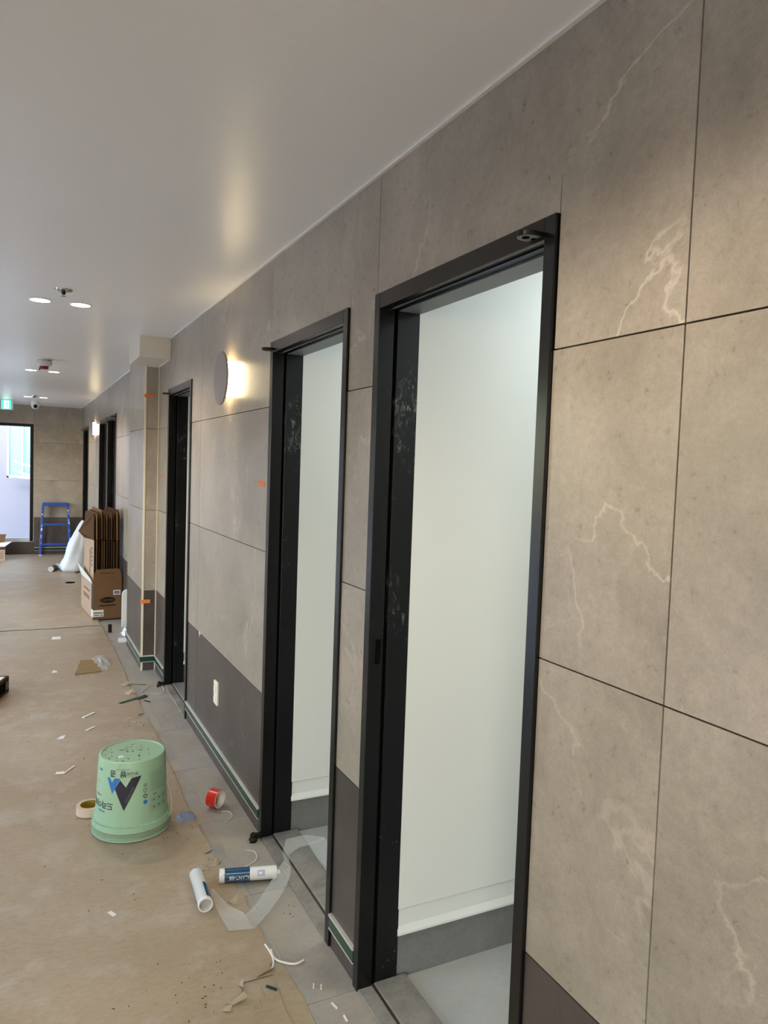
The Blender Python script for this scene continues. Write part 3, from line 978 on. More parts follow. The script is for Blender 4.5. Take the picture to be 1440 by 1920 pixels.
# direction from the bucket to the place one looks from along the corridor
fdir = Vector((-BX, -BY, 0)).normalized()
rdir = Vector((-fdir.y, fdir.x, 0))
def on_pail(phi, z, off=0.0007):
    r = brad(z) + off
    return (fdir * math.cos(phi) + rdir * math.sin(phi)) * r + Vector((0, 0, z))
def decal(name, vs_, fs, phi0, z0, mat, flip=True, seg=0.008):
    """flat print (x right, y up on the standing pail) wrapped round the pail; upside down because the pail is upturned"""
    bm = bmesh.new()
    V = [bm.verts.new((x, y, 0)) for x, y in vs_]
    for q in fs:
        try:
            bm.faces.new([V[i] for i in q])
        except ValueError:
            pass
    xs = [v[0] for v in vs_]
    a = math.floor(min(xs) / seg) * seg + seg
    while a < max(xs):
        bmesh.ops.bisect_plane(bm, geom=list(bm.verts) + list(bm.edges) + list(bm.faces), plane_co=(a, 0, 0), plane_no=(1, 0, 0))
        a += seg
    m = MB()
    idx = {}
    for i, v in enumerate(bm.verts):
        idx[v] = i
        sx, sz = (-v.co.x, -v.co.y) if flip else (v.co.x, v.co.y)
        z = z0 + sz
        m.v.append(tuple(on_pail(phi0 + sx / brad(z0), z)))
    m.f = [tuple(idx[v] for v in f.verts) for f in bm.faces]
    bm.free()
    return m.build(name, mat, bk)
def word(name, body, size, phi0, z0, mat, bold=False, flip=True, rot=0.0):
    vs_, fs = text_geo(body, size, bold)
    if rot:
        c, s = math.cos(rot), math.sin(rot)
        vs_ = [(x * c - y * s, x * s + y * c) for x, y in vs_]
    return decal(name, vs_, fs, phi0, z0, mat, flip)
# logo as it shows (already turned): small blue v and large navy v
PH = -0.30
decal('logo_blue', [(-0.066, 0.066), (-0.052, 0.066), (-0.041, 0.047), (-0.030, 0.066), (-0.006, 0.066), (-0.027, 0.022), (-0.038, 0.000)],
      [(0, 1, 2, 6), (2, 3, 4, 5, 6)], PH, 0.195, M_PBLUE, False)
decal('logo_navy', [(-0.006, 0.060), (0.018, 0.030), (0.040, 0.068), (0.080, 0.074), (0.012, -0.066), (-0.027, 0.022)],
      [(0, 1, 4, 5), (1, 2, 3, 4)], PH, 0.195, M_NAVY, False)
word('logo_name', 'SSANGKOM', 0.013, PH + 0.235, 0.194, M_PGREY, False, True, math.atan2(0.14, 0.068))
word('company_name', '쌍  곰', 0.030, PH - 0.115, 0.281, M_NAVY, True)
word('company_word', '주식회사', 0.0165, PH + 0.26, 0.283, M_PGREY, True)
word('product_name', '드라이픽스', 0.034, PH - 0.78, 0.145, M_NAVY, True)
# info panel on the right: border, lines, pictograms
def dbox(name, x0, x1, y0, y1, phi, z, mat):
    decal(name, [(x0, y0), (x1, y0), (x1, y1), (x0, y1)], [(0, 1, 2, 3)], phi, z, mat, False)
PI_ = PH + 1.06
def dmulti(name, rects, phi, z, mat):
    vs_, fs = [], []
    for x0, x1, y0, y1 in rects:
        o_ = len(vs_)
        vs_ += [(x0, y0), (x1, y0), (x1, y1), (x0, y1)]
        fs.append((o_, o_ + 1, o_ + 2, o_ + 3))
    decal(name, vs_, fs, phi, z, mat, False)
dmulti('panel_border', [(-0.034, -0.033, -0.095, 0.075), (0.060, 0.061, -0.095, 0.075), (-0.033, 0.060, 0.074, 0.075), (-0.033, 0.060, -0.095, -0.094)], PI_, 0.200, M_PGREY)
def strokes(name, phi, z, width, height, n_, mat, seed):
    random.seed(seed)
    rs, x = [], -width / 2
    st = width / n_
    for k in range(n_):
        rs.append((x, x + st * random.uniform(0.45, 0.85), -height / 2, height / 2 * random.uniform(0.4, 1.0)))
        x += st
    dmulti(name, rs, phi, z, mat)
strokes('fine_print', PH + 0.05, 0.298, 0.062, 0.003, 14, M_PGREY, 1)
strokes('fine_print', PH + 0.27, 0.269, 0.042, 0.003, 9, M_PRED, 2)
strokes('fine_print', PH - 0.66, 0.116, 0.040, 0.008, 6, M_PBLUE, 3)
strokes('fine_print', PH - 0.86, 0.178, 0.050, 0.009, 6, M_PRED, 4)
strokes('fine_print', PH - 0.78, 0.283, 0.024, 0.011, 2, M_PGREY, 5)
strokes('fine_print', PH - 0.88, 0.232, 0.026, 0.004, 4, M_PGREY, 6)
strokes('fine_print', PI_ - 0.06, 0.178, 0.024, 0.010, 3, M_PGREY, 7)
random.seed(3)
lines = []
for k in range(13):
    lines.append((-0.028, random.uniform(0.02, 0.056), 0.066 - k * 0.0062, 0.0675 - k * 0.0062))
dmulti('panel_text', lines, PI_, 0.200, M_PGREY)
dmulti('pictogram_row', [(cx0 + dx0, cx0 + dx1, cz0 + dz0, cz0 + dz1) for cx0 in (-0.026, 0.002, 0.030) for cz0 in (-0.056, -0.086) for dx0, dx1, dz0, dz1 in ((0, 0.021, 0, 0.0015), (0, 0.021, 0.020, 0.0215), (0, 0.0015, 0, 0.0215), (0.0195, 0.021, 0, 0.0215), (0.006, 0.015, 0.005, 0.014))], PI_, 0.200, M_PGREY)
dmulti('quality_marks', [(-0.008, 0.008, 0.028, 0.031), (-0.008, 0.008, 0.033, 0.036), (-0.008, 0.008, 0.038, 0.041)], PH + 0.68, 0.190, M_PGREY)
def ring(name, r0_, r1_, phi, z, mat):
    vs_, fs = [], []
    for k in range(16):
        t = 2 * math.pi * k / 16
        vs_ += [(r0_ * math.cos(t), r0_ * math.sin(t)), (r1_ * math.cos(t), r1_ * math.sin(t))]
    for k in range(16):
        a_, b_ = 2 * k, 2 * ((k + 1) % 16)
        fs.append((a_, a_ + 1, b_ + 1, b_))
    decal(name, vs_, fs, phi, z, mat, False)
ring('quality_mark', 0.006, 0.009, PH + 0.68, 0.203, M_PGREY)
ring('quality_mark', 0.004, 0.010, PH + 0.68, 0.180, M_PGREY)
ring('quality_mark', 0.001, 0.009, PH + 0.68, 0.155, M_PBLUE)
# wire handle hanging at the right side
hp = []
ax = fdir * math.cos(1.30) + rdir * math.sin(1.30)
bk_ = Vector((-ax.y, ax.x, 0))
if bk_.dot(fdir) > 0:
    bk_ = -bk_
for k in range(25):
    t = math.pi * k / 24
    hp.append(tuple(ax * (0.164 * math.cos(t)) + (bk_ * math.cos(0.62) + Vector((0, 0, math.sin(0.62)))) * (0.215 * math.sin(t)) + Vector((0, 0, 0.048))))
MB().tube(hp, 0.0016, 6).build('wire_handle', M_BEAD, bk, smooth=True)
for s in (-1, 1):
    p_ = rdir * 0.158
    MB().lathe([(0.010, 0), (0.010, 0.006), (0.0, 0.006)], 12, Matrix.Translation(ax * (0.156 * s) + Vector((0, 0, 0.048))) @ ax.to_track_quat('Z', 'Y').to_matrix().to_4x4() @ Matrix.Scale(s, 4)).build('handle_boss', M_PAIL, bk)
# mud on the upturned base
random.seed(11)
mud = MB()
for k in range(46):
    rr, t = 0.105 * math.sqrt(random.random()), random.uniform(0, 6.28)
    cx_, cy_ = rr * math.cos(t) - 0.02, rr * math.sin(t)
    s = random.uniform(0.002, 0.007)
    a_ = random.uniform(0, 3.14)
    c, sn = math.cos(a_) * s, math.sin(a_) * s
    w_ = random.uniform(0.2, 0.5)
    mud.prism([(cx_ - c, cy_ - sn), (cx_ + sn * w_, cy_ - c * w_), (cx_ + c, cy_ + sn), (cx_ - sn * w_, cy_ + c * w_)], BH - 0.0045, BH - 0.0030, 'z')
tag(mud.build('dried_crumbs', M_DEBRIS, bk), kind='stuff')
MB().prism([(-0.062, -0.060), (-0.040, -0.052), (-0.046, -0.034), (-0.064, -0.040)], BH - 0.0045, BH - 0.002, 'z').build('tile_chip', M_SCRAP, bk)

# ------------------------------------------------------------------ tape rolls
def roll(name, r_out, r_in, w, loc, rot, m_tape, m_core, label):
    e = tag(empty(name, loc), label, 'tape roll')
    e.rotation_euler = rot
    rc = r_in + 0.003
    MB().lathe([(rc, -w / 2), (r_out, -w / 2), (r_out, w / 2), (rc, w / 2), (rc, -w / 2)], 40).build('tape', m_tape, e, smooth=True)
    MB().lathe([(r_in, -w / 2 - 0.001), (rc, -w / 2 - 0.001), (rc, w / 2 + 0.001), (r_in, w / 2 + 0.001), (r_in, -w / 2 - 0.001)], 40).build('core', m_core, e, smooth=True)
    return e
roll('tape_roll', 0.041, 0.037, 0.050, (0.808, 3.255, 0.042), (math.radians(90), 0, math.radians(40)), M_RED, M_CORE, 'thin red adhesive tape roll standing on edge near the skirting')
rb = roll('tape_roll', 0.056, 0.038, 0.036, (0.285, 3.395, 0.0265), (0, 0, 0), M_BEIGE, M_OLIVE, 'beige masking tape roll lying flat behind the green bucket')

# ------------------------------------------------------------------ sealant cartridges (axis = local z, back end at z = 0)
def cartridge(loc, direction, spin, label, full):
    e = tag(empty('sealant_cartridge', loc), label, 'cartridge', 'white and teal sealant cartridges')
    d = Vector(direction).normalized()
    q = d.to_track_quat('Z', 'Y')
    e.rotation_mode = 'QUATERNION'
    e.rotation_quaternion = q @ Matrix.Rotation(spin, 3, 'Z').to_quaternion()
    r = 0.0245
    L_ = 0.208
    MB().lathe([(0.0215, 0.018), (0.0215, 0.0), (r + 0.0012, 0.0), (r + 0.0015, 0.004), (r + 0.0012, 0.016), (r, 0.018), (r, L_), (r - 0.003, L_ + 0.004), (0.008, L_ + 0.006), (0.007, L_ + 0.016), (0.0, L_ + 0.016)], 36).build('barrel', M_TUBE, e, smooth=True)
    MB().lathe([(0.0214, 0.017), (0.0, 0.017)], 24).build('plunger', M_TUBE, e)
    def wrap(name, t0, t1, z0, z1, mat, off=0.0003):
        m = MB()
        n = max(2, int((t1 - t0) / 0.12))
        vs_ = []
        for k in range(n + 1):
            t = t0 + (t1 - t0) * k / n
            for z in (z0, z1):
                vs_.append(((r + off) * math.cos(t), (r + off) * math.sin(t), z))
        m.add(vs_, [(2 * k, 2 * k + 2, 2 * k + 3, 2 * k + 1) for k in range(n)])
        return m.build(name, mat, e, smooth=True)
    def ctext(name, body, size, t0, z0, mat, rot):
        vs_, fs = text_geo(body, size, True)
        m = MB()
        for x, y in vs_:
            # words read along the barrel
            z = z0 - x
            t = t0 + y / r
            m.v.append(((r + 0.0006) * math.cos(t), (r + 0.0006) * math.sin(t), z))
        m.f = fs
        m.build(name, mat, e)
    wrap('teal_label', -1.5, 1.25, 0.020, 0.112, M_TEAL)
    wrap('label_line', -1.5, 2.6, 0.0195, 0.0215, M_NAVY, 0.0005)
    wrap('label_line', 0.93, 0.97, 0.020, 0.198, M_LILAC, 0.0005)
    wrap('lilac_picture', -0.35, 0.55, 0.140, 0.168, M_LILAC)
    wrap('picture_chip', -0.05, 0.25, 0.146, 0.156, M_TUBE, 0.0006)
    wrap('dark_panel', 1.30, 1.75, 0.024, 0.196, M_NAVY)
    for k in range(7):
        wrap('print_line', 2.3 + 0.16 * k, 2.36 + 0.16 * k, 0.05 + 0.004 * (k % 3), 0.150 - 0.01 * (k % 4), M_LILAC)
    ctext('product_word', 'SEALANT-GS', 0.016, 0.55, 0.082, M_TUBE, -1)
    wrap('print_line', 0.98, 1.06, 0.070, 0.108, M_PBLUE, 0.0006)
    return e
d1 = Vector((0.878 - 0.672, 2.585 - 2.640, 0))
cartridge((0.676, 2.640, 0.0275), d1, 2.5, 'sealant cartridge with teal label lying across the paper edge', True)
d2 = Vector((0.600 - 0.583, 2.735 - 2.425, 0))
cartridge((0.586, 2.468, 0.0335), d2, 3.35, 'sealant cartridge with its open round end towards the camera', False)

# ------------------------------------------------------------------ plastic film strip: folded ribbon
fm = MB()
def ribbon(rows):
    """rows of (left point, right point)"""
    vs_ = [p_ for row in rows for p_ in row]
    fm.add(vs_, [(2 * k, 2 * k + 1, 2 * k + 3, 2 * k + 2) for k in range(len(rows) - 1)])
ribbon([((0.640, 2.600, .014), (0.626, 2.560, .014)), ((0.650, 2.540, .016), (0.624, 2.470, .015)), ((0.665, 2.460, .019), (0.626, 2.390, .015)), ((0.700, 2.392, .023), (0.632, 2.328, .013)), ((0.708, 2.330, .016), (0.716, 2.310, .010))])
ribbon([((0.702, 2.385, .014), (0.716, 2.308, .012)), ((0.760, 2.440, .014), (0.790, 2.380, .012)), ((0.830, 2.520, .024), (0.865, 2.460, .020)), ((0.886, 2.585, .040), (0.915, 2.530, .030)), ((0.918, 2.612, .050), (0.938, 2.585, .034))])
ribbon([((0.912, 2.580, .050), (0.938, 2.590, .032)), ((0.925, 2.650, .062), (0.950, 2.650, .046)), ((0.962, 2.720, .075), (1.000, 2.670, .058)), ((1.040, 2.715, .080), (1.050, 2.670, .060)), ((1.110, 2.690, .070), (1.112, 2.680, .064))])
ribbon([((1.040, 2.680, .060), (1.118, 2.690, .068)), ((1.050, 2.620, .040), (1.112, 2.630, .050)), ((1.058, 2.540, .026), (1.090, 2.530, .034)), ((1.062, 2.480, .020), (1.078, 2.470, .022))])
tag(fm.build('plastic_film_strip', M_FILM, smooth=True), 'clear plastic film strip folded across the second door threshold', 'plastic film')

# bluish crumpled film beside the bucket, clear film on the cardboard scrap
def crumple(cx_, cy_, r, h, n, seed, z0=0.0065):
    random.seed(seed)
    m = MB()
    vs_, fs = [], []
    for j in range(n + 1):
        for i in range(n + 1):
            u, v = 2 * i / n - 1, 2 * j / n - 1
            d = max(0, 1 - math.hypot(u, v))
            vs_.append((cx_ + r[0] * u + random.uniform(-.1, .1) * r[0], cy_ + r[1] * v + random.uniform(-.1, .1) * r[1], z0 + h * d ** 0.6 * random.uniform(0.25, 1.0)))
    for j in range(n):
        for i in range(n):
            if math.hypot(2 * (i + .5) / n - 1, 2 * (j + .5) / n - 1) < 1.05:
                a = j * (n + 1) + i
                fs.append((a, a + 1, a + n + 2, a + n + 1))
    m.v, m.f = vs_, fs
    return m
tag(crumple(0.664, 3.195, (0.040, 0.048), 0.032, 7, 4).build('crumpled_film', M_BFILM), 'small crumpled bluish plastic film just right of the bucket', 'plastic film')
cs = MB()
pts = [(0.363, 5.661), (0.541, 5.690), (0.545, 5.760), (0.532, 5.900), (0.529, 6.030), (0.429, 6.044), (0.415, 5.95), (0.400, 5.90), (0.392, 5.80), (0.372, 5.72)]
tag(cs.prism(pts, 0.0070, 0.0140, 'z').build('cardboard_scrap', M_CORR), 'torn corrugated cardboard scrap lying on the paper before the column', 'cardboard')
tag(crumple(0.575, 5.97, (0.062, 0.23), 0.050, 8, 9).build('crumpled_film', M_FILM), 'clear crinkled film sticking out right of the torn cardboard scrap', 'plastic film')

# ------------------------------------------------------------------ strands, strips and scraps on the floor
def strand(pts, r, mat, label, name='silicone_strand'):
    P_ = [Vector(p) for p in pts]
    out = []
    for i in range(len(P_) - 1):
        p0, p1, p2, p3 = P_[max(i - 1, 0)], P_[i], P_[i + 1], P_[min(i + 2, len(P_) - 1)]
        for k in range(5):
            t = k / 5
            out.append(0.5 * ((2 * p1) + (-p0 + p2) * t + (2 * p0 - 5 * p1 + 4 * p2 - p3) * t * t + (-p0 + 3 * p1 - 3 * p2 + p3) * t ** 3))
    out.append(P_[-1])
    return tag(MB().tube(out, r, 6).build(name, mat, smooth=True), label, 'strand', 'pale strands on the floor')
strand([(0.725, 2.224, .005), (0.729, 2.181, .005), (0.727, 2.142, .006), (0.716, 2.112, .006), (0.708, 2.104, .006)], 0.0032, M_CAULK, 'short thick white silicone strand at the paper edge, bottom of picture')
strand([(0.735, 2.191, .005), (0.731, 2.156, .005), (0.742, 2.128, .005), (0.781, 2.097, .005), (0.815, 2.103, .005)], 0.0034, M_CAULK, 'long thick white silicone strand curving over the tiles, bottom of picture')
strand([(0.821, 3.196, .003), (0.852, 3.183, .003), (0.853, 3.131, .003), (0.808, 3.087, .003)], 0.0016, M_CAULK, 'thin pale curl of strand beside the red tape roll')
strand([(0.830, 2.830, .003), (0.860, 2.800, .003), (0.845, 2.740, .003), (0.780, 2.700, .003), (0.752, 2.708, .003)], 0.0016, M_CAULK, 'thin pale strand behind the lying sealant cartridge')
strand([(0.743, 5.087, .003), (0.800, 5.190, .003), (0.846, 5.245, .003), (0.893, 5.210, .003), (0.895, 5.110, .003), (0.870, 5.036, .003), (0.799, 5.052, .003)], 0.0022, M_BEIGE, 'beige cord loop on the tiles before the third door frame', 'cord')
def chip(pts, z, t, mat, label, name='scrap', cat='scrap', group='white scraps on the floor'):
    return tag(MB().prism(pts, z, z + t, 'z').build(name, mat), label, cat, group)
def slab(x0, y0, x1, y1, w):
    d = Vector((x1 - x0, y1 - y0)).normalized()
    nn = Vector((-d.y, d.x)) * w / 2
    return [(x0 - nn.x, y0 - nn.y), (x1 - nn.x, y1 - nn.y), (x1 + nn.x, y1 + nn.y), (x0 + nn.x, y0 + nn.y)]
ZP = 0.0066
chip([(0.574, 4.905), (0.593, 4.882), (0.772, 4.990), (0.757, 5.024)], ZP, 0.002, M_GREEN, 'dark green plastic strip lying across the paper edge', 'plastic_strip', 'strip', 'green strip offcuts')
chip(slab(0.737, 4.922, 0.768, 4.880, 0.014), 0.0004, 0.002, M_GREEN, 'tiny dark green strip offcut on the tiles beside the long green strip', 'plastic_strip', 'strip', 'green strip offcuts')
chip(slab(0.670, 2.033, 0.694, 2.006, 0.008), ZP, 0.003, M_GREEN, 'short dark green strip offcut on the torn paper, bottom of picture', 'plastic_strip', 'strip', 'green strip offcuts')
for (x, y), lab in zip([(0.803, 1.985), (0.822, 1.972)], ['left of two small white silicone bits before the nearest door frame', 'right of two small white silicone bits before the nearest door frame']):
    chip(slab(x - 0.004, y - 0.010, x + 0.004, y + 0.010, 0.004), 0.0003, 0.003, M_CAULK, lab)
chip(slab(0.826, 1.898, 0.832, 1.871, 0.005), 0.0003, 0.003, M_CAULK, 'white silicone bit lower right of the twin bits, near the frame')
chip(slab(0.839, 1.838, 0.839, 1.814, 0.005), 0.0003, 0.003, M_CAULK, 'lowest white silicone bit by the nearest door frame')
chip([(0.190, 4.375), (0.226, 4.372), (0.240, 4.425), (0.212, 4.412)], ZP, 0.0015, M_SCRAP, 'white paper chip upper left of the green bucket')
chip([(0.252, 6.850), (0.322, 6.842), (0.330, 6.945), (0.262, 6.950)], ZP, 0.0015, M_SCRAP, 'white square scrap on the paper in front of the cartons')
chip([(0.215, 5.770), (0.250, 5.768), (0.252, 5.800), (0.228, 5.830)], ZP, 0.004, M_SCRAP, 'small white chip left of the torn cardboard scrap')
chip(slab(0.350, 4.690, 0.420, 4.765, 0.016), ZP, 0.004, M_SCRAP, 'white folded strip left of the dark green strip')
chip(slab(0.350, 4.460, 0.400, 4.510, 0.014), ZP, 0.002, M_SCRAP, 'pale thin scrap between the green strip and the bucket')
chip(slab(0.205, 3.875, 0.258, 3.955, 0.008), ZP, 0.003, M_SCRAP, 'white splinter left of the bucket, pointing at it')
chip([(0.165, 3.880), (0.205, 3.870), (0.207, 3.900), (0.170, 3.905)], ZP, 0.002, M_SCRAP, 'short pale scrap beside the white splinter left of the bucket')
chip([(0.770, 6.60), (0.905, 6.60), (0.905, 6.72), (0.780, 6.72)], 0.0004, 0.012, M_LABEL, 'white board offcut on the tiles at the foot of the column')
chip(slab(0.285, 2.600, 0.300, 2.570, 0.014), ZP, 0.002, M_SCRAP, 'white chip alone on the paper below the bucket')
bl = MB().lathe([(0.0, 0.0), (0.016, 0.0), (0.016, 0.070), (0.012, 0.074), (0.0, 0.074)], 16)
tag(bl.build('bottle_cap', M_INK, smooth=True), 'small black plastic cap standing on tiles before the carton', 'cap').location = (0.742, 7.02, 0.0002)
tag(MB().lathe([(0.0, 0.0), (0.058, 0.0), (0.058, 0.004), (0.0, 0.004)], 24).build('black_disc', M_HOLE), 'flat black disc on the paper beside the white sack', 'disc').location = (0.575, 9.95, 0.0115)
tb = tag(empty('paper_tube', (0.385, 10.95, 0.048)), 'grey rolled tube lying on the far floor left of the white sack', 'tube')
tb.rotation_mode = 'QUATERNION'
tb.rotation_quaternion = Vector((0.131, 0.402, 0)).to_track_quat('Z', 'Y')
MB().lathe([(0.030, 0.0), (0.036, 0.0), (0.036, 0.36), (0.030, 0.36), (0.030, 0.0)], 20).build('wall', M_DETECT, tb, smooth=True)
MB().lathe([(0.0362, 0.03), (0.0366, 0.03), (0.0366, 0.20), (0.0362, 0.20)], 20).build('grey_band', M_NAVYBAND, tb, smooth=True)
# fine crumbs nobody could count
random.seed(21)
cr = MB()
spots = [(0.48, 2.10, .10, 22), (0.45, 5.62, .10, 22), (0.64, 4.52, .09, 30), (0.62, 3.10, .10, 26), (0.66, 2.75, .08, 14), (0.30, 4.3, 1.4, 60), (0.2, 7.2, 1.6, 30), (0.30, 2.3, .6, 12), (0.83, 2.4, .10, 10), (0.82, 4.6, .2, 10)]
for sx, sy_, sr, nn in spots:
    for k in range(nn):
        x = sx + random.gauss(0, sr * 0.5) * (0.4 if sr > 0.5 else 1)
        y = sy_ + random.gauss(0, sr * 0.6)
        if x > 0.90 or x < -0.5 or math.hypot(x - BX, y - BY) < 0.17:
            continue
        s = random.uniform(0.001, 0.0045)
        a_ = random.uniform(0, 3.14)
        c, sn = math.cos(a_) * s, math.sin(a_) * s
        w_ = random.uniform(0.2, 0.5)
        zb = 0.0052 if x < 0.69 else 0.0
        cr.prism([(x - c, y - sn), (x + sn * w_, y - c * w_), (x + c, y + sn), (x - sn * w_, y + c * w_)], zb, zb + 0.0025, 'z')
tag(cr.build('floor_crumbs', M_DEBRIS), 'dark dust crumbs and splinters scattered over the floor paper', 'debris', kind='stuff')

# ------------------------------------------------------------------ carton with flattened cartons in it
ca = tag(empty('carton', (0.640, 7.560, 0.0115), math.radians(4.2)), 'open brown carton with a black oval logo holding flattened boxes', 'carton')
CW, CD, CH = 0.268, 0.74, 0.345
th = 0.005
MB().box(0, CW, 0, CD, 0, th).build('bottom', M_CARD, ca)
fr = MB().prism([(0, 0), (CW, 0), (CW, CH + 0.02), (0, CH + 0.02)], 0, th, 'y').build('front', M_CARD, ca)
MB().box(0, CW, CD - th, CD, 0, CH).build('back', M_CARD, ca)
lf = MB().box(0, th, 0, CD, 0, CH).build('side', M_CARDL, ca)
MB().box(CW - th, CW, 0, CD, 0, CH).build('side', M_CARD, ca)
MB().prism([(0.004, CH + 0.02), (CW - 0.004, CH + 0.02), (CW - 0.004, CH + 0.09), (CW - 0.030, CH + 0.150), (0.032, CH + 0.145), (0.004, CH + 0.085)], 0.0006, th + 0.0006, 'y').build('front_flap', M_CARD, ca)
lflap = MB()
lflap.add([(0, 0.06, CH), (0, CD, CH), (-0.045, CD - 0.02, CH + 0.13), (-0.020, 0.02, CH + 0.05), (0.004, 0.06, CH), (0.004, CD, CH), (-0.041, CD - 0.02, CH + 0.13), (-0.016, 0.02, CH + 0.05)],
          [(0, 1, 2, 3), (4, 7, 6, 5), (0, 4, 5, 1), (1, 5, 6, 2), (2, 6, 7, 3), (3, 7, 4, 0)])
lflap.build('side_flap', M_LABEL, ca)
# prints on the front: oval logo, lines, labels
def ell(cx_, cz, a_, b_, n=28):
    return [(cx_ + a_ * math.cos(2 * math.pi * k / n), cz + b_ * math.sin(2 * math.pi * k / n)) for k in range(n)]
MB().prism(ell(0.136, 0.188, 0.072, 0.030), -0.0006, 0.0004, 'y').build('oval_logo', M_INK, ca)
def ctx(name, body, size, x, z, mat, y=-0.0012, bold=False):
    vs_, fs = text_geo(body, size, bold)
    m = MB()
    m.v = [(x + a_, y, z + b_) for a_, b_ in vs_]
    m.f = fs
    m.build(name, mat, ca)
ctx('logo_word', 'Carrier', 0.040, 0.136, 0.189, M_CARD)
MB().box(0.062, 0.212, -0.0006, 0.0004, 0.130, 0.141).build('print_bar', M_INK, ca)
def cprint(name, x0, x1, z0, z1, n_, y, seed):
    random.seed(seed)
    m = MB()
    st = (x1 - x0) / n_
    for k in range(n_):
        m.box(x0 + k * st, x0 + k * st + st * random.uniform(0.45, 0.85), y, y + 0.001, z0, z0 + (z1 - z0) * random.uniform(0.5, 1.0))
    tag(m.build(name, M_INK, ca), kind='stuff')
cprint('print_line', 0.085, 0.195, 0.114, 0.119, 18, -0.0006, 1)
cprint('flap_print', 0.070, 0.205, 0.448, 0.458, 16, 0.0, 2)
cprint('flap_print', 0.140, 0.190, 0.402, 0.408, 7, 0.0, 3)
MB().box(0.188, 0.254, -0.0006, 0.0004, 0.236, 0.282).build('small_label', M_LABEL, ca)
MB().box(0.195, 0.247, -0.0011, -0.0005, 0.244, 0.274).build('label_print', M_BARC, ca)
MB().box(0.002, 0.100, -0.0006, 0.0004, 0.028, 0.094).build('corner_label', M_LABEL, ca)
MB().box(-0.0006, 0.0004, 0.0, 0.075, 0.028, 0.094).build('corner_label', M_LABEL, ca)
lp = MB()
random.seed(5)
for k in range(16):
    lp.box(0.008 + k * 0.0055, 0.0105 + k * 0.0055 + random.uniform(0, 0.0015), -0.0011, -0.0005, 0.056, 0.074)
lp.box(0.012, 0.058, -0.0011, -0.0005, 0.038, 0.046)
lp.box(0.066, 0.094, -0.0011, -0.0005, 0.038, 0.046)
lp.build('label_print', M_INK, ca)
MB().box(-0.0006, 0.0004, 0.006, 0.085, 0.10, 0.345).build('dark_band', M_NAVYBAND, ca)
sl = MB()
for k in range(4):
    sl.box(-0.0006, 0.0004, 0.22 + 0.09 * k, 0.28 + 0.09 * k, 0.16, 0.20)
    sl.box(-0.0006, 0.0004, 0.20 + 0.09 * k, 0.27 + 0.09 * k, 0.24, 0.26)
tag(sl.build('side_print', M_CARD, ca), kind='stuff')

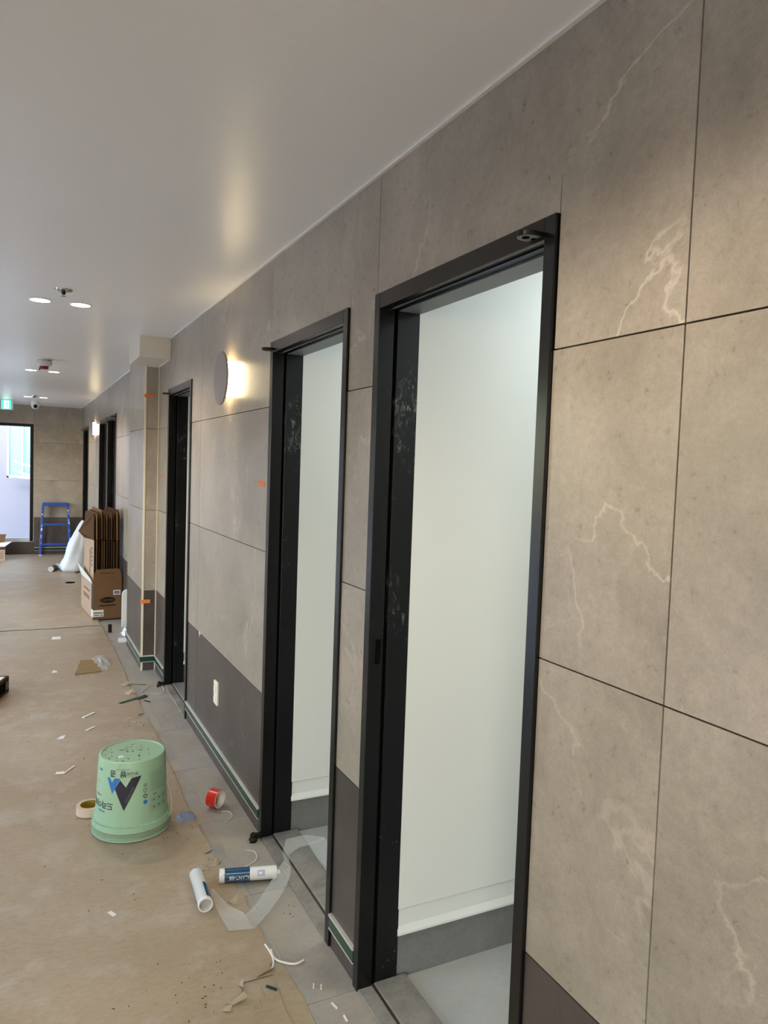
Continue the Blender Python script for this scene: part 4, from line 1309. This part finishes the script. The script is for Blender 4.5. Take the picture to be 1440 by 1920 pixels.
# flattened cartons standing on edge inside, each a folded double sheet with its own top flaps
random.seed(15)
NF = 11
for k in range(NF):
    x = 0.012 + k * (CW - 0.034) / (NF - 1)
    e = empty('flattened_carton', (0, 0, 0))
    ORD = ['leftmost, printed face showing', 'second from left', 'third from left', 'fourth from left', 'fifth from left', 'middle one of eleven',
           'fifth from right', 'fourth from right', 'third from right', 'second from right', 'rightmost, beside the wall']
    lab = 'flattened brown carton standing in the open carton, ' + ORD[k]
    tag(e, lab, 'carton', 'flattened cartons in the open carton')
    loc = Matrix.Translation((0.640, 7.560, 0.0115)) @ Matrix.Rotation(math.radians(4.2), 4, 'Z') @ Vector((x, 0.02 + random.uniform(0, 0.05), th + 0.001))
    e.location = loc
    e.rotation_euler = (0, 0, math.radians(4.2 ))
    dpt = 0.62 + random.uniform(-0.04, 0.04)
    h1 = 0.755 + random.uniform(-0.012, 0.012)
    h2 = 1.035 + random.uniform(-0.025, 0.025)
    tw = 0.0055
    for s in (0, 1):
        xo = s * 0.0075
        lean = random.uniform(-0.001, 0.001)
        m = MB()
        a0 = s * random.uniform(0.0, 0.03)
        m.add([(xo, a0, 0), (xo + tw, a0, 0), (xo + tw, dpt, 0), (xo, dpt, 0), (xo + lean, a0, h1), (xo + tw + lean, a0, h1), (xo + tw + lean, dpt, h1), (xo + lean, dpt, h1)],
              [(0, 3, 2, 1), (4, 5, 6, 7), (0, 1, 5, 4), (1, 2, 6, 5), (2, 3, 7, 6), (3, 0, 4, 7)])
        m.build('panel', M_CARDL if (k == 0 and s == 0) else (M_CARD if (k + s) % 4 == 0 else M_CARDD), e)  # most panels take the darker card: shade put into the colour
        # top flap, corners cut
        l2 = lean + random.uniform(-0.0015, 0.0015)
        g0 = a0 + 0.004
        hh = h2 - 0.03 * s
        if k == 0 and s == 0:
            f = MB()
            top = [(xo + lean, g0, h1 + 0.006), (xo + lean - 0.012, dpt * 0.9, h1 - 0.02), (-0.070, dpt * 0.86, h1 + 0.05), (-0.030, dpt * 0.5, h2 - 0.06), (0.0, g0 + 0.03, h2)]
            f.add(top + [(a_ + 0.004, b_, c_) for a_, b_, c_ in top], [(0, 1, 2, 3, 4), (9, 8, 7, 6, 5)] + [((i + 1) % 5, i, 5 + i, 5 + (i + 1) % 5) for i in range(5)])
            f.build('splayed_flap', M_CARDD, e)
        f = MB()
        pr_ = [(g0, h1 + 0.008), (dpt - 0.004, h1 + 0.008), (dpt - 0.02, hh - 0.03), (dpt - 0.06, hh), (g0 + 0.05, hh), (g0 + 0.012, hh - 0.035)]
        vs_ = []
        for b_, c_ in pr_:
            u = (c_ - h1) / (h2 - h1)
            vs_.append((xo + lean + (l2 - lean) * u, b_, c_))
        f.add(vs_ + [(a_ + tw, b_, c_) for a_, b_, c_ in vs_], [tuple(range(6)), tuple(range(11, 5, -1))] + [((i + 1) % 6, i, 6 + i, 6 + (i + 1) % 6) for i in range(6)])
        f.build('top_flap', M_CARD if (k + s) % 2 else M_CARDD, e)
    if k == 0:
        pp = MB()
        pp.box(-0.0006, 0.0002, 0.18, 0.21, 0.42, 0.66)
        for q in range(5):
            pp.box(-0.0006, 0.0002, 0.08, 0.12, 0.50 + q * 0.04, 0.525 + q * 0.04)
        tag(pp.build('side_print', M_NAVYBAND, e), kind='stuff')

# white sack behind, lumpy cone
def sack(cx_, cy_, r, h, seed, name, label, tipx=0.0):
    random.seed(seed)
    m = MB()
    nr, nz = 28, 16
    vs_, fs = [], []
    ph = [random.uniform(0, 6.28) for _ in range(8)]
    for j in range(nz + 1):
        u = j / nz
        rr = r * (1.0 if u < 0.05 else (1 - u) ** 0.75 * 1.02 + 0.06)
        if j == 0:
            rr = r * 0.9
        for i in range(nr):
            t = 2 * math.pi * i / nr
            f = 1 + 0.09 * math.sin(3 * t + ph[0] + 3 * u) + 0.06 * math.sin(7 * t + ph[1] - 5 * u) + 0.05 * math.sin(12 * u + 2 * t + ph[2]) + random.uniform(-.025, .025)
            vs_.append((rr * f * math.cos(t) + tipx * u, rr * f * math.sin(t), h * u))
    for j in range(nz):
        for i in range(nr):
            fs.append((j * nr + i, j * nr + (i + 1) % nr, (j + 1) * nr + (i + 1) % nr, (j + 1) * nr + i))
    fs.append(tuple(range(nr - 1, -1, -1)))
    fs.append(tuple(nz * nr + i for i in range(nr)))
    m.v, m.f = vs_, fs
    o_ = m.build(name, M_SACK)
    for p_ in o_.data.polygons:
        p_.use_smooth = True
    o_.location = (cx_, cy_, 0.0115)
    return tag(o_, label, 'sack')
sack(0.690, 11.05, 0.200, 0.70, 8, 'plastic_sack', 'slumped white plastic sack behind the flattened cartons', 0.10)
# white foam board and film between carton and column
fb = MB()
fb.prism([(0.862, 0.0), (0.915, 0.0), (0.915, 0.36), (0.900, 0.36), (0.872, 0.345), (0.862, 0.315)], 7.18, 7.20, 'y')
tag(fb.build('foam_board', M_LABEL, bevel=0.003), 'white foam board standing between the carton and the column', 'board')
tag(crumple(0.870, 6.92, (0.040, 0.10), 0.09, 7, 31, 0.0002).build('crumpled_film', M_SACK), 'crumpled white plastic film at the foot of the wall behind the column', 'plastic film')

# ------------------------------------------------------------------ blue stepladder by the far wall
ld_ = tag(empty('stepladder', (0.518, 12.84, 0.0115)), 'blue paint-splashed two-step ladder beside the glazed far door', 'ladder')
for s in (-1, 1):
    # front rail leans back to the top, rear leg leans to the wall
    rx0, rx1 = s * 0.222, s * 0.182
    MB().add([(rx0 - 0.018, -0.02, 0), (rx0 + 0.018, -0.02, 0), (rx0 + 0.018, 0.02, 0), (rx0 - 0.018, 0.02, 0),
              (rx1 - 0.018, 0.10, 0.83), (rx1 + 0.018, 0.10, 0.83), (rx1 + 0.018, 0.14, 0.83), (rx1 - 0.018, 0.14, 0.83)],
             [(0, 3, 2, 1), (4, 5, 6, 7), (0, 1, 5, 4), (1, 2, 6, 5), (2, 3, 7, 6), (3, 0, 4, 7)]).build('front_rail', M_BLUE, ld_, bevel=0.004)
    MB().add([(rx0 * .96 - 0.012, 0.205, 0), (rx0 * .96 + 0.012, 0.205, 0), (rx0 * .96 + 0.012, 0.230, 0), (rx0 * .96 - 0.012, 0.230, 0),
              (rx1 - 0.012, 0.125, 0.80), (rx1 + 0.012, 0.125, 0.80), (rx1 + 0.012, 0.150, 0.80), (rx1 - 0.012, 0.150, 0.80)],
             [(0, 3, 2, 1), (4, 5, 6, 7), (0, 1, 5, 4), (1, 2, 6, 5), (2, 3, 7, 6), (3, 0, 4, 7)]).build('rear_leg', M_BLUE, ld_)
    MB().box(rx0 - 0.022, rx0 + 0.022, -0.024, 0.024, 0, 0.014).build('foot', M_LABEL, ld_)
    random.seed(40 + s)
    sp_ = MB()
    for q in range(7):
        z = random.uniform(0.15, 0.75)
        u = z / 0.83
        xx = rx0 + (rx1 - rx0) * u
        yy = -0.021 + 0.12 * u
        hh = random.uniform(0.01, 0.05)
        ww = random.uniform(0.005, 0.012)
        sp_.add([(xx - ww, yy - 0.0015, z), (xx + ww, yy - 0.0015, z + 0.01), (xx + ww * 0.6, yy - 0.0015 + hh * 0.14, z + hh), (xx - ww * 0.5, yy - 0.0015 + hh * 0.14, z + hh * 0.8)], [(0, 1, 2, 3)])
    sp_.build('paint_splash', M_LABEL, ld_)
for z, wd, dp in ((0.175, 0.212, 0.07), (0.490, 0.197, 0.07), (0.800, 0.184, 0.11)):
    u = z / 0.83
    MB().box(-wd, wd, 0.12 * u - 0.03, 0.12 * u - 0.03 + dp, z - 0.016, z + 0.018 + (0.020 if z > 0.7 else 0)).build('step', M_BLUE, ld_, bevel=0.004)

# ------------------------------------------------------------------ boxes at the left edge
lb = tag(empty('carton', (-0.057, 5.39, 0.0075), math.radians(-18.5)), 'low brown box with dark printed sides at the left edge', 'carton')
MB().box(-0.30, 0, -0.42, 0, 0, 0.108).build('body', M_CARDD, lb, bevel=0.002)
MB().box(-0.0004, 0.0006, -0.40, -0.008, 0.020, 0.086).build('dark_print', M_HOLE, lb)
MB().box(-0.0003, 0.0010, -0.060, -0.012, 0.026, 0.080).build('green_print', M_GREEN, lb)
MB().box(-0.27, -0.015, -0.38, -0.03, 0.107, 0.1088).build('white_sheet', M_LABEL, lb)
fbx = tag(empty('carton', (-0.190, 12.28, 0.0115), math.radians(3)), 'pale printed carton with a raised flap left of the far door', 'carton')
MB().box(-0.38, 0, 0, 0.42, 0, 0.215).build('body', M_CARDL, fbx, bevel=0.002)
MB().box(-0.375, -0.002, -0.0008, 0.0004, 0.165, 0.205).build('dark_band', M_NAVYBAND, fbx)
q_ = MB()
for k in range(6):
    q_.box(-0.30, -0.02, -0.0008, 0.0004, 0.03 + 0.02 * k, 0.036 + 0.02 * k)
q_.build('print_lines', M_NAVYBAND, fbx)
MB().add([(-0.38, 0.42, 0.215), (0.0, 0.42, 0.215), (0.035, 0.56, 0.345), (-0.36, 0.56, 0.345), (-0.38, 0.424, 0.213), (0.0, 0.424, 0.213), (0.035, 0.564, 0.343), (-0.36, 0.564, 0.343)],
         [(0, 1, 2, 3), (7, 6, 5, 4), (0, 4, 5, 1), (1, 5, 6, 2), (2, 6, 7, 3), (3, 7, 4, 0)]).build('raised_flap', M_CARD, fbx)
MB().add([(-0.38, 0.0, 0.216), (0.0, 0.0, 0.216), (0.06, 0.10, 0.250), (0.10, 0.14, 0.275), (-0.36, 0.10, 0.225), (-0.38, 0.0, 0.214), (0.0, 0.0, 0.214), (0.06, 0.10, 0.248), (0.10, 0.14, 0.273), (-0.36, 0.10, 0.223)],
         [(0, 1, 2, 3, 4), (9, 8, 7, 6, 5)] + [((i + 1) % 5, i, 5 + i, 5 + (i + 1) % 5) for i in range(5)]).build('white_sheet', M_LABEL, fbx)

# ------------------------------------------------------------------ outside: neighbouring wall with window and rails
oy = 15.5
ow = tag(empty('neighbour_house', (0, oy, 0)), 'pale neighbouring house wall seen through the glazed far door', 'building')
m = MB()
WX0, WX1, WZ0, WZ1 = -0.22, 0.95, 1.17, 2.75
m.box(-7, WX0, 0, 0.3, -0.3, 3.3)
m.box(WX1, 7, 0, 0.3, -0.3, 3.3)
m.box(WX0, WX1, 0, 0.3, -0.3, WZ0)
m.box(WX0, WX1, 0, 0.3, WZ1, 3.3)
m.build('wall', M_OUTWALL, ow)
wi = MB()
wi.box(WX0, WX0 + 0.035, 0.0, 0.08, WZ0, WZ1)
wi.box(WX1 - 0.035, WX1, 0.0, 0.08, WZ0, WZ1)
wi.box(WX0, WX1, 0.0, 0.08, WZ0, WZ0 + 0.04)
wi.box(WX0, WX1, 0.0, 0.08, WZ1 - 0.04, WZ1)
wi.box(0.030, 0.055, 0.01, 0.08, WZ0, WZ1)
fo = wi.build('window_frame', M_OUTFRAME, ow)
MB().box(WX0 + 0.035, 0.030, 0.04, 0.05, WZ0 + 0.04, WZ1 - 0.04).build('pane', M_OUTGLASS, fo)
MB().box(0.055, WX1 - 0.035, 0.05, 0.06, WZ0 + 0.04, WZ1 - 0.04).build('pane', M_OUTGLASS, fo)
rl = tag(empty('stair_rail', (0, 15.25, 0)), 'white stair handrails before the mint window outside', 'railing')
for z0_, dz in ((1.50, -0.11), (1.33, -0.11), (1.20, -0.03)):
    pts = []
    for k in range(9):
        u = k / 8
        pts.append((-0.12 + 1.2 * u, 0, z0_ + dz * (1 - (1 - min(1, u * 3)) ** 2)))
    MB().tube(pts, 0.022, 8).build('rail', M_OUTFRAME, rl, smooth=True)
for x in (1.06,):
    MB().box(x - 0.02, x + 0.02, -0.02, 0.02, -0.12, 1.42).build('post', M_OUTFRAME, rl)
struct(MB().box(-20, 12, YN - 12, 24, -0.40, -0.125).build('ground_outside', M_GROUND))
